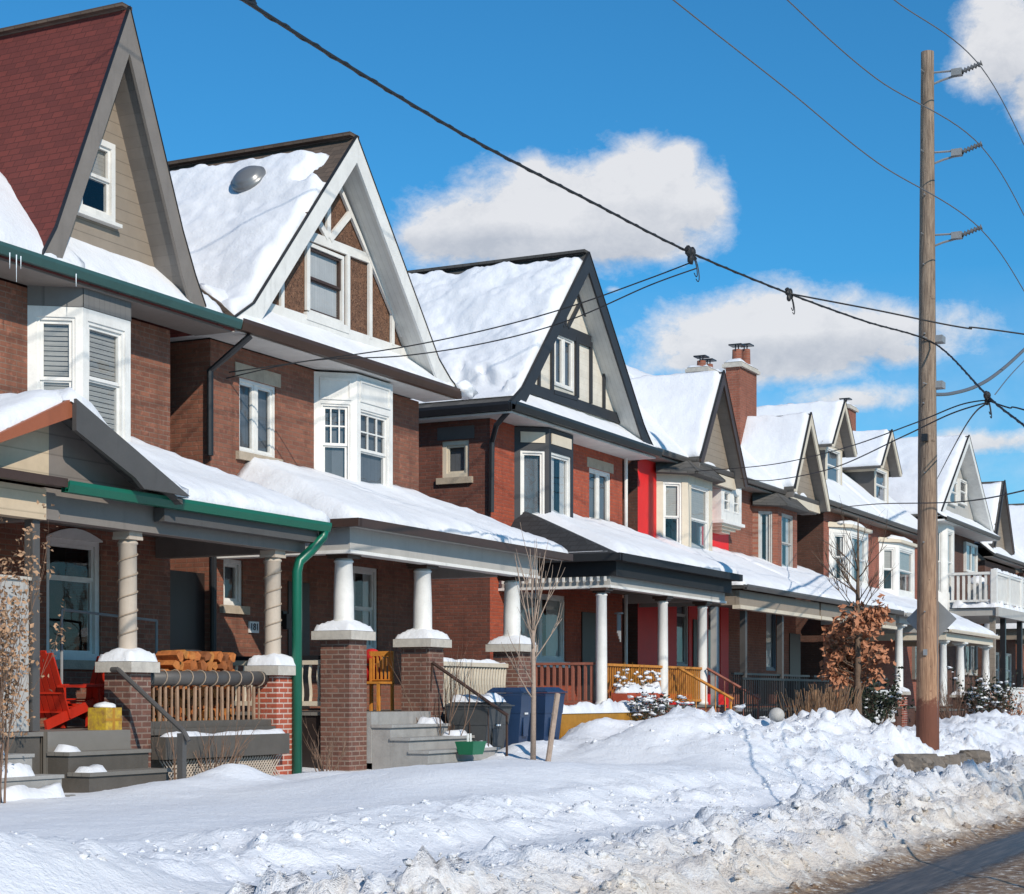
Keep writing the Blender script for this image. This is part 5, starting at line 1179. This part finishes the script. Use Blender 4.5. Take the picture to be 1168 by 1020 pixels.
x,y,z=pl(582,13.3,-.08); bin_(x,y,z+.05,.62,.60,1.04,'bluebin','blue wheeled bin standing next to the grey lidded bin',.15)
x,y,z=pl(615,13.4,-.08); bin_(x,y,z+.05,.66,.66,1.10,'bluebin','blue wheeled bin behind the staked sapling, right of its blue twin',-.1)
x,y,z=pl(546,13.35,-.1); t=bin_(x,y,z+.05,.95,.75,.92,'greybin','low dark grey bin with snow on its lid beside the porch steps',.05)
q=MB(); q.smooth=True; snowpad(q,x-.42,x+.42,y-.33,y+.33,z+.99,.12,5); part('lid_snow',q,M['snow'],t)
x,y,z=pl(537,12.75,.14); m=MB(); m.taper(x,y,z,z+.20,.17,.12,.22,.16); 
t=thing('storage_tub',(x,y,z),'small green plastic tub in the snow between steps and grey bin','tub'); part('tub_body',m,M['greenplastic'],t)
m=MB(); 
for k in (0,.09): m.tube([(x-.1+k,y,z+.18),(x-.1+k,y,z+.32)],.018,n=6)
part('handle',m,M['plaque'],t)
# =================================================================== trees and shrubs
rnd=random.Random(5)
def branch(mb,p,d,l,r,depth,spread,up=.25,kids=3,tips=None,n=5,curve=.15):
    pts=[p]; q=p.copy(); dd=d.normalized(); k=5
    for i in range(k):
        dd=(dd+Vector((rnd.uniform(-1,1),rnd.uniform(-1,1),rnd.uniform(-1,1)))*curve+Vector((0,0,up*.2))).normalized(); q=q+dd*(l/k); pts.append(q.copy())
    mb.tube(pts,r,r*.35,n=n)
    if tips is not None: tips.append((pts[-1],depth)); tips.append((pts[3],depth))
    if depth>0:
        for j in range(kids):
            f=rnd.uniform(.35,1.); base=pts[min(k,int(f*k))]; a=Vector((rnd.uniform(-1,1),rnd.uniform(-1,1),rnd.uniform(-.2,1)))
            branch(mb,base,(dd+a*spread),l*rnd.uniform(.45,.75),r*.5,depth-1,spread,up,kids,tips,n,curve)
x,y=X(608,12.0),12.0; z=gz(x,y)
t=thing('young_tree',(x,y,z),'thin bare sapling with pale trunk tied to a leaning stake by the blue bins','tree')
m=MB(); m.smooth=True; m.tube([(x,y,z-.1),(x+.02,y,z+1.0),(x,y,z+2.0)],[.048,.040,.028],n=8); part('trunk',m,M['palebark'],t)
m=MB(); m.smooth=True
for a,h,l,u in ((2.6,1.05,.9,.9),(0.4,1.1,1.1,.8),(3.0,1.3,.8,1.0),(.1,2.0,1.0,1.5),(2.9,2.1,1.2,1.9),(.5,2.15,1.3,1.3),(3.4,1.9,1.0,1.1),(.2,2.2,1.5,2.6),(3.2,2.2,1.5,3.4),(-.6,2.2,1.1,1.2),(1.2,2.1,1.2,2.),(5.8,1.7,1.0,1.)):
    branch(m,Vector((x,y,z+h*.9)),Vector((math.cos(a),math.sin(a)*.8,u)),l*.86,.015,1,.45,.5,3,None,4,.10)
part('branch',m,M['palebark'],t)
m=MB(); m.tube([(x-.12,y-.3,z-.1),(x+.36,y-.25,z+1.02)],.045,n=8); solo('tree_stake',m,M['palebark'],'pale wooden stake leaning against the thin bare sapling','stake')
# oak with clinging brown leaves
y=11.0; x=X(979,y); z=gz(x,y)
t=thing('oak_tree',(x,y,z),'small tree with dry tan leaves clinging below and bare upper twigs','tree')
m=MB(); m.smooth=True; m.tube([(x,y,z-.1),(x-.03,y,z+1.2),(x-.06,y,z+2.6),(x-.02,y,z+4.0),(x-.02,y,z+5.1)],[.10,.085,.06,.035,.012],n=10); part('trunk',m,M['bark'],t)
m=MB(); m.smooth=True; tips=[]
for i in range(46):
    h=rnd.uniform(1.25,4.2); a=rnd.uniform(0,6.28); up_=h>2.75; l=(rnd.uniform(.8,1.25) if up_ else .62*(1.1-abs(h-1.9)*.3))
    if up_ and i%2: continue
    branch(m,Vector((x-.03,y,z+h)),Vector((math.cos(a),math.sin(a),.9 if up_ else .4)),l,.018,2 if up_ else 1,.55,.2,3,None if up_ else tips,4,.12)
part('branch',m,M['bark'],t)
m=MB()
def leaf(mb,c,s):
    a=Vector((rnd.gauss(0,1),rnd.gauss(0,1),rnd.gauss(0,.6)-.5)).normalized(); b=a.cross(Vector((rnd.gauss(0,1),rnd.gauss(0,1),rnd.gauss(0,1)))).normalized(); w=b*s*.32; n_=a.cross(b)*s*.12
    mb.add([c,c+a*s*.5+w+n_,c+a*s,c+a*s*.5-w+n_],[(0,1,2),(0,2,3)])
for i in range(2500):
    p,dp=rnd.choice(tips); c=p+Vector((rnd.gauss(0,.13),rnd.gauss(0,.13),rnd.gauss(0,.13)))
    if noise.noise(c*2.3)<-.08: continue
    leaf(m,c,rnd.uniform(.11,.20))
part('foliage',m,M['leafbrown'],t)
def shrub(px,y,h,w,n,label,mat='twig',leafmat=None,nl=0,snow=0,name='shrub',spread=.5,x=None,ls=.05,dz=0,r=.011,snowr=.05):
    x=X(px,y) if x is None else x; z=gz(x,y)+dz; t=thing(name,(x,y,z),label,'shrub'); m=MB(); tips=[]
    for i in range(n):
        a=rnd.uniform(0,6.28); o=rnd.uniform(0,w*.35); branch(m,Vector((x+o*math.cos(a),y+o*math.sin(a)*.6,z-.05)),Vector((math.cos(a)*spread,math.sin(a)*spread,1)),h*rnd.uniform(.6,1.05),r,2,.45,.3,2,tips,3,.12)
    part('stem',m,M[mat],t)
    if nl:
        m=MB()
        for i in range(nl): p,_=rnd.choice(tips); leaf(m,p+Vector((rnd.gauss(0,.05),rnd.gauss(0,.05),rnd.gauss(0,.06))),ls*rnd.uniform(.7,1.4))
        part('foliage',m,M[leafmat],t)
    if snow:
        m=MB(); m.smooth=True
        for i in range(snow): p,_=rnd.choice(tips); s=snowr*rnd.uniform(.6,1.6); m.blob(p+Vector((rnd.gauss(0,.05),rnd.gauss(0,.05),s*.2)),s*1.6,s*1.1,s*.5,i*.37,1.2,8,5)
        part('snow_clump',m,M['snow'],t)
    return t
shrub(-6,12.9,2.1,.5,34,'tall tangled climber with dry brown seed heads at the left edge',leafmat='seed',nl=2600,ls=.055,name='climbing_shrub',r=.009,spread=.10)
shrub(246,13.45,.75,.5,16,'thin leafless twiggy shrub before the lattice of the green trimmed porch')
shrub(200,13.4,.65,.4,8,'few bare twigs beside the foot of the dark grey handrail')
shrub(372,13.6,.55,.5,18,'bare reddish brown twiggy bush at the foot of the first thick brick pier')
shrub(507,13.6,1.35,.35,9,'bare upright brown shrub between brick pier and low grey bin',r=.014)
shrub(735,13.3,.55,.9,16,'snow covered low bush in front of the terracotta planter',leafmat='evergreen',nl=260,snow=110,ls=.07,dz=.3,snowr=.035)
shrub(768,13.0,.5,.9,14,'rounded bush loaded with snow left of the orange stair rail',leafmat='evergreen',nl=200,snow=100,ls=.07,dz=.15,snowr=.035)
shrub(802,12.9,.4,.8,12,'low snowy bush at the foot of the orange stair rails',leafmat='evergreen',nl=120,snow=40,ls=.06,dz=.15)
def grass(px,y,h,n,label,spread=.25):
    x=X(px,y); z=gz(x,y); m=MB()
    for i in range(n):
        a=rnd.uniform(0,6.28); rr=abs(rnd.gauss(0,.28)); b=Vector((x+rr*math.cos(a),y+rr*math.sin(a),z-.05)); d=Vector((math.cos(a)*spread*rnd.random(),math.sin(a)*spread*rnd.random(),1)); hh=h*rnd.uniform(.55,1.05)
        m.tube([b,b+d*hh*.6,b+d*hh+Vector((d.x*.3,d.y*.3,-.05))],[.010,.008,.012],n=3)
    return solo('ornamental_grass',m,M['grassdry'],label,'grass clump','clumps of dry ornamental grass')
grass(925,11.6,1.35,130,'left of two clumps of tall dry tan grass before the dark iron fence'); grass(948,11.4,1.45,130,'right of two clumps of tall dry tan grass, nearest the tan leaved tree')
shrub(998,11.8,1.1,1.0,30,'dark evergreen bush dusted with snow behind the tan leaved tree',leafmat='evergreen',nl=1500,snow=30,ls=.10,spread=.5)
shrub(1092,12.2,1.6,1.8,42,'dense reddish brown leafless hedge right behind the utility pole',spread=.55,r=.016)
shrub(1123,11.4,1.2,1.6,34,'dark bush flecked with snow at the right, before the white fence',leafmat='evergreen',nl=900,snow=110,ls=.11,snowr=.05)
shrub(1148,11.9,1.0,1.8,30,'low dark bush touching the right edge of the picture',leafmat='leafbrown',nl=400,snow=20,ls=.09)
shrub(865,12.4,.5,1.2,16,'low snowy twiggy bush before the iron fenced porch',snow=40,dz=.1,snowr=.07)
# small snow capped ball finials
for px,yy,py,lab in ((886,9.9,816,'grey ball ornament poking out of the snow bank, left of the tall dry grass'),(944,9.9,818,'snow white ball ornament on the bank beside the trunk of the tan leaved tree')):
    x=X(px,yy); z=gz(x,yy); m=MB(); m.smooth=True; zc=Z(py,x,yy); m.tube([(x,yy,z-.1),(x,yy,zc-.1)],.05,n=8); m.blob((x,yy,zc),.14,.14,.135,1,.03,20,14)
    solo('ball_ornament',m,M['snow' if px>900 else 'greybeam'],lab,'garden ornament')
# low dry stone wall at the pole: every block its own object
k=0
x=X(1040,7.75); proto=None; xe=X(1124,7.75); 
words=['first','second','third','fourth','fifth','sixth','seventh','eighth','ninth','tenth','eleventh','twelfth']
while x<xe:
    wd=rnd.uniform(.38,.75); m=MB(); zt=Z(862 if x<xe-2 else 858,x,7.75)
    zt+=rnd.uniform(-.05,.04); m.blob((x+wd/2,7.85+rnd.uniform(-.06,.06),zt-.13),wd/2*1.0,.24,.17,k*3,.5,14,10)
    for i,v in enumerate(m.v): m.v[i]=(max(x,min(x+wd-.05,(v[0]-x-wd/2)*1.35+x+wd/2)),v[1],max(zt-.28,min(zt+.01,(v[2]-zt+.13)*1.5+zt-.13)))
    m.smooth=False; solo('wall_stone',m,M['wallstone'],'rough grey block, %s from the left in the low wall beneath the pole'%words[min(k,11)],'stone','blocks of the low dry stone wall')
    x+=wd; k+=1
    if k>11: break
# bare street trees on the near side of the road, whose branches throw the shadows on the snow
rnd=random.Random(21)
for (tx,ty,hh,lab) in ((17.5,-8.6,7.2,'bare street tree on the near side of the road, nearest the viewer'),(30.5,-9.2,7.6,'bare street tree farther along the near side of the road')):
    t=thing('street_tree',(tx,ty,gz(tx,ty)),lab,'tree'); m=MB(); m.tube([(tx,ty,0),(tx+.1,ty,3),(tx,ty+.1,hh)],[.22,.15,.07],n=10); part('trunk',m,M['bark'],t)
    m=MB()
    for k in range(7): a=k*.9; branch(m,Vector((tx,ty+.1,hh-.8*(k%3)*.4)),Vector((math.cos(a)*.6,math.sin(a)*.6,1.)),4.2,.042,3,.5,.5,4,None,4,.12)
    part('branch',m,M['bark'],t)
# =================================================================== porch furniture
def adirondack(x,y,z,face,label,mat='chairred',s=1.):
    t=thing('garden_chair',(x,y,z),label,'chair','red slatted porch chairs')
    def q(a,b,c): return (x+face*a*s, y+b*s, z+c*s)
    for sy in (-.28,.28):
        m=MB(); m.bar(q(.42,sy,0),q(.40,sy,.52),.05*s,.09*s,up=(0,1,0)); part('leg',m,M[mat],t)
        m=MB(); m.bar(q(.44,sy*.9,.34),q(-.52,sy*.9,.03),.035*s,.11*s,up=(0,1,0)) if False else m.bar(q(.44,sy*.9,.34),q(-.52,sy*.9,.05),.12*s,.035*s,up=(0,1,0)); part('rear_rail',m,M[mat],t)
        m=MB(); m.bar(q(.50,sy*1.1,.55),q(-.30,sy*1.1,.53),.13*s,.03*s); part('armrest',m,M[mat],t)
    m=MB()
    for i in range(6): a=.42-.11*i; m.bar(q(a,-.27,.37-.032*i),q(a,.27,.37-.032*i),.085*s,.02*s)
    part('seat',m,M[mat],t)
    m=MB()
    for i in range(6): yy=-.25+.1*i; h=.98-.9*(yy)**2; m.bar(q(-.10,yy,.14),q(-.10-.36*h,yy,.16+.84*h),.022*s,.085*s,up=(0,1,0)) if False else m.bar(q(-.10,yy,.14),q(-.10-.36*h,yy,.16+.84*h),.085*s,.022*s,up=(1,0,0))
    m.bar(q(-.22,-.27,.45),q(-.22,.27,.45),.05*s,.03*s); part('backrest',m,M[mat],t); return t
adirondack(X(66,15.1),15.1,1.2,1,'red slatted porch chair left of the pair, its back leaning to the left')
adirondack(X(101,15.2)+.1,15.2,1.2,-1,'red slatted porch chair right of the pair, half behind the brick pier')
x=X(123,14.02); z=1.2
t=thing('wrapped_box',(x,14.02,z),'yellow patterned cube shaped box with snow on top beside the first porch pier','box')
m=MB(); m.box(x-.15,x+.15,13.93,14.20,z,z+.27); part('box_body',m,M['yellowbox'],t)
m=MB(); m.box(x-.153,x+.153,13.925,13.929,z+.11,z+.14); m.box(x-.02,x+.02,13.924,13.928,z,z+.27); part('ribbon',m,M['ochre'],t)
q=MB(); q.smooth=True; q.blob((x,14.06,z+.27),.15,.13,.07,3,.2,flat=0); part('snow_cap',q,M['snow'],t)
# firewood: every log an object
lg=MB(); n=9
lg.add([(0,-.18,-.06),(0,-.16,.05),(0,-.02,.075),(0,.0,-.07)],[]) if False else None
def logmesh(seed):
    r_=random.Random(seed); m=MB(); k=5; pr=[]; 
    for i in range(k): a=2*math.pi*i/k+r_.uniform(-.3,.3); pr.append((.075*r_.uniform(.7,1.2)*math.cos(a),.075*r_.uniform(.7,1.2)*math.sin(a)))
    b=[(a,-.19,c) for a,c in pr]+[(a*.95,.19,c*.95) for a,c in pr]; m.add(b,[tuple(range(k)),tuple(range(2*k-1,k-1,-1))]+[((i+1)%k,i,k+i,k+(i+1)%k) for i in range(k)]); return m
protos=[]
for s_ in range(5):
    me=bpy.data.meshes.new('firewood_log'); lm=logmesh(s_); me.from_pydata(lm.v,[],lm.f); me.materials.append(M['log']); protos.append(me)
cnt=0
for row in range(8):
    for i in range(15 - (row>5)*6):
        xx=18.15+i*.150+(.075 if row%2 else 0)+rnd.uniform(-.02,.02)+(.9 if row>5 else 0); zz=1.27+row*.125+rnd.uniform(-.01,.01)
        if row==5 and i<2: continue
        o=bpy.data.objects.new('firewood_log',protos[cnt%5]); COL.objects.link(o); o.location=(xx,14.62+rnd.uniform(-.04,.04),zz); o.rotation_euler=(rnd.uniform(-.06,.06),rnd.uniform(0,6.28),rnd.uniform(-.15,.15)); cnt+=1
        tag(o,'split firewood log in the stack behind the picket rail of the porch','log','firewood logs stacked on the porch')
# cream cushions / planter behind the rail
x=20.5; m=MB(); m.lathe(x,15.3,[(.10,1.2),(.12,1.9),(.17,2.25),(.15,2.26)],14); solo('plant_pot',m,M['darkgrey'],'dark tapered pot standing behind the second porch pier, before the lit brick','pot')
# dark porch swing rail
m=MB(); m.tube([(18.4,15.8,2.75),(20.4,15.8,2.68)],.02,n=6); m.tube([(20.4,15.8,2.68),(20.4,15.8,1.2)],.02,n=6); m.tube([(18.4,15.8,2.75),(18.4,15.8,1.2)],.02,n=6); solo('metal_rack',m,M['metal'],'thin grey metal frame standing behind the firewood stack','rack')
def ladder_chair(x,y,z,face,label,group='golden slatted porch chairs',cushion=False,s=1.):
    t=thing('wooden_chair',(x,y,z),label,'chair',group); m=MB()
    for sx in (-.22,.22):
        for sy in (-.2,.2):
            m=MB(); h=.98 if sx*face<0 else .44
            m.box(x+sx-.02,x+sx+.02,y+sy-.02,y+sy+.02,z,z+h); part('leg',m,M['orangewood'],t)
    m=MB(); m.box(x-.24,x+.24,y-.23,y+.23,z+.442,z+.48); part('seat',m,M['orangewood'],t)
    m=MB(); bx=x-.22*face
    m.box(bx-.015,bx+.015,y-.18,y+.18,z+.90,z+.98)
    for k in range(5): m.box(bx-.012,bx+.012,y-.165+.075*k,y-.135+.075*k,z+.52,z+.899)
    m.box(bx-.014,bx+.014,y-.18,y+.18,z+.50,z+.519); part('backrest',m,M['orangewood'],t)
    if cushion:
        m=MB(); m.smooth=True; m.blob((x-.1,y,z+.62),.12,.17,.15,4,.1); m.blob((x+.02,y,z+.53),.2,.18,.07,5,.1); m.blob((x-.12,y,z+.9),.13,.16,.13,6,.1); part('cushion',m,M['redcushion'],t)
    return t
x=X(428,15.0); ladder_chair(x-.02,15.0,1.37,-1,'golden slatted wooden chair without cushions, nearest the first porch pier',s=1); ladder_chair(x+.42,15.25,1.37,-1,'golden slatted wooden chair holding red cushions beside the second pier',cushion=True)
ladder_chair(x+.0,15.6,1.37,-1,'golden slatted wooden chair at the back against the wall')
# ochre planter border and terracotta planter before the dark timbered house
xa,xb=X(637,13.55),X(738,13.55); m=MB(); m.box(xa,xb,13.50,13.56,.6,Z(812,32,13.55)); m.box(xa,xa+.06,13.561,13.88,.6,1.28); m.box(xb-.06,xb,13.561,13.88,.6,1.28)
zt=Z(812,32,13.55); t=thing('planter_border',((xa+xb)/2,13.55,.6),'long ochre yellow boarded planter heaped with snow below the slim white columns','planter'); part('board',m,M['ochre'],t)
q=MB(); q.smooth=True; snowpad(q,xa,xb,13.48,13.89,zt-.01,.20,9); part('snow_cap',q,M['snow'],t)
xa,xb=X(693,13.95)+.2,X(742,13.95)-.1; t=thing('planter_box',((xa+xb)/2,13.8,1.3),'terracotta planter box with snow covered plants on the ochre border','planter')
m=MB(); m.taper((xa+xb)/2,13.78,1.36,1.68,(xb-xa)/2-.06,.14,(xb-xa)/2,.17); part('planter_body',m,M['planter'],t)
q=MB(); q.smooth=True; snowpad(q,xa,xb,13.62,13.94,1.67,.22,19)
for i in range(46): a=rnd.uniform(xa,xb); k_=rnd.uniform(.025,.055); q.blob((a,13.78+rnd.uniform(-.12,.12),1.84+rnd.uniform(-.05,.30)),k_*1.5,k_,k_*.6,i,1.1,8,6)
part('snow_cap',q,M['snow'],t)
m=MB()
for i in range(60): a=rnd.uniform(xa,xb); b=Vector((a,13.8,1.65)); m.tube([b,b+Vector((rnd.uniform(-.1,.1),rnd.uniform(-.1,.1),rnd.uniform(.25,.65)))],[.008,.004],n=3)
part('stem',m,M['ochre'],t)
# white fence panel and far low fence at right
m=MB(); xa,xb=64.6,69.; yy=12.4; m.bar((xa,yy,1.9),(xb,yy,1.9),.1,.08); m.bar((xa,yy,.9),(xb,yy,.9),.1,.08); balusters(m,(xa,yy),(xb,yy),.7,1.9,30,.10); solo('picket_fence',m,M['white'],'low white picket fence below the white railed balcony','fence')
m=MB(); xa,xb=X(998,12.6),X(1020,12.6); yy=12.6; m.bar((xa,yy,1.75),(xb,yy,1.75),.08,.07); m.bar((xa,yy,.95),(xb,yy,.95),.06,.06); balusters(m,(xa,yy),(xb,yy),.9,1.75,10,.05); solo('picket_fence',m,M['white'],'short white railing between the tan leaved tree and the red brick pier','fence')
m=MB(); xa,xb=X(846,12.9),X(1003,12.9); yy=12.9; m.bar((xa,yy,2.0),(xb,yy,2.0),.05,.05); m.bar((xa,yy,.8),(xb,yy,.8),.05,.05); balusters(m,(xa,yy),(xb,yy),.6,2.0,90,.022)
fe=solo('iron_fence',m,M['black'],'black iron fence with thin bars running behind the tall dry grass','fence')
# ------------------------------------------------------------------ camera, sun, sky
cam = bpy.data.cameras.new('camera'); co = bpy.data.objects.new('camera', cam); COL.objects.link(co)
co.location = (0,0,EYE); co.rotation_euler = (R(90),0,R(ANG-90))
cam.sensor_width = 36; cam.lens = 36*F/1168; cam.shift_y = 285/1168; cam.clip_end = 3000; SC.camera = co
S = Vector((-.7,-1,.77)).normalized()
sl = bpy.data.lights.new('sun','SUN'); sl.energy = SUN_E; sl.angle = R(.5); sl.color = (1,.90,.77)
so = bpy.data.objects.new('sun', sl); COL.objects.link(so); so.rotation_euler = S.to_track_quat('Z','Y').to_euler()
w = bpy.data.worlds.new('World'); SC.world = w; w.use_nodes = True; nt = w.node_tree; bg = nt.nodes['Background']
sky = nt.nodes.new('ShaderNodeTexSky'); sky.sky_type='NISHITA'; sky.sun_disc=False
sky.sun_elevation = math.asin(S.z); sky.sun_rotation = math.atan2(S.x, S.y); sky.altitude = 200; sky.air_density = 1.0; sky.dust_density = .3; sky.ozone_density = 2.2
bg.inputs[1].default_value = SKY_E
tc = N(nt,'ShaderNodeTexCoord').outputs['Generated']; s = N(nt,'ShaderNodeSeparateXYZ'); L(nt, tc, s.inputs[0])
az = math_(nt,'ARCTAN2', s.outputs[1], s.outputs[0]); el = math_(nt,'ARCSINE', s.outputs[2])
def ae(px, py):
    t=(px-CX)/F; u=(HY-py)/F; d=Vector((CA+t*SA, SA-t*CA, u)).normalized(); return math.atan2(d.y,d.x), math.asin(d.z)
mp = N(nt,'ShaderNodeMapping'); mp.inputs['Scale'].default_value=(1,1,1.5); L(nt, tc, mp.inputs['Vector'])
n1 = nz(nt, 15, 9, .60, mp.outputs[0], .25); n2 = nz(nt, 60, 10, .72, mp.outputs[0], .2)
ed = math_(nt,'ADD', math_(nt,'MULTIPLY', math_(nt,'SUBTRACT', n1, .5), 2.4), math_(nt,'MULTIPLY', math_(nt,'SUBTRACT', n2, .5), 1.05))
# cloud banks: centre pixel direction, half width, half height (radians), weight
CL = [(650,245,.080,.034,1.05),(560,262,.070,.028,1.0),(730,222,.048,.034,1.0),(768,190,.022,.020,.85),(700,275,.08,.020,.8),(490,270,.035,.018,.8),(800,235,.030,.028,.7),(610,205,.022,.022,.8),
      (890,385,.085,.030,1.0),(960,380,.090,.024,.9),(800,408,.045,.018,.6),(1020,400,.05,.02,.6),
      (1150,45,.036,.045,.85),(1185,100,.03,.045,.75),(1110,505,.12,.016,.55),(980,455,.09,.022,.45),(700,330,.03,.008,.2)]
tot=None; shade=None
for px,py,rx,ry,wt in CL:
    a0,e0 = ae(px,py)
    dx = math_(nt,'DIVIDE', math_(nt,'SUBTRACT', az, a0), rx); dy = math_(nt,'DIVIDE', math_(nt,'SUBTRACT', el, e0), ry)
    q = math_(nt,'SUBTRACT', 1., math_(nt,'SQRT', math_(nt,'ADD', math_(nt,'MULTIPLY',dx,dx), math_(nt,'MULTIPLY',dy,dy))))
    q = math_(nt,'ADD', q, wt-1.)
    tot = q if tot is None else math_(nt,'MAXIMUM', tot, q)
    sh = math_(nt,'MULTIPLY', math_(nt,'MAXIMUM', q, 0.), dy); shade = sh if shade is None else math_(nt,'ADD', shade, sh)
front = mapr(nt, s.outputs[0], .2, .4)
# generic light clouds elsewhere round the sky
gen = math_(nt,'SUBTRACT', math_(nt,'MULTIPLY', nz(nt, 3.2, 8, .6, mp.outputs[0]), 1.6), 1.35)
tot = math_(nt,'MAXIMUM', math_(nt,'ADD', math_(nt,'MULTIPLY', front, math_(nt,'ADD', tot, 4.)), -4.), math_(nt,'ADD', gen, math_(nt,'MULTIPLY', front, -4.)))
dens = math_(nt,'ADD', tot, math_(nt,'MULTIPLY', ed, .50))
al = math_(nt,'POWER', mapr(nt, dens, -.05, .36), 1.3); al = math_(nt,'MULTIPLY', al, .93)
# low haze of thin cloud
hz = math_(nt,'MULTIPLY', mapr(nt, el, .23, .02, 0, .6), mapr(nt, n1, .35, .65, .3, 1.)); al = math_(nt,'MAXIMUM', al, hz)
lit = math_(nt,'ADD', mapr(nt, shade, -.30, .12, .0, .85), math_(nt,'ADD', mapr(nt, n1, .35, .7, 0., .45), mapr(nt, n2, .35, .7, -.15, .25)), True)
ccol = mix(nt, lit, (CLD[0]*.98,CLD[0]*1.03,CLD[0]*1.14), (CLD[0]*1.55,CLD[0]*1.55,CLD[0]*1.58))
skyc = mix(nt, 1., sky.outputs[0], SKYTINT, 'MULTIPLY')
L(nt, mix(nt, al, skyc, ccol), bg.inputs[0])
SC.view_settings.view_transform='Standard'; SC.view_settings.look='None'; SC.view_settings.exposure = EXPO; SC.view_settings.gamma=1
SC.render.engine='CYCLES'; SC.cycles.max_bounces=6; SC.cycles.diffuse_bounces=3; SC.cycles.glossy_bounces=3; SC.cycles.transparent_max_bounces=12; SC.cycles.sample_clamp_indirect=6; SC.cycles.caustics_reflective=False; SC.cycles.caustics_refractive=False; SC.render.resolution_x=1024; SC.render.resolution_y=894
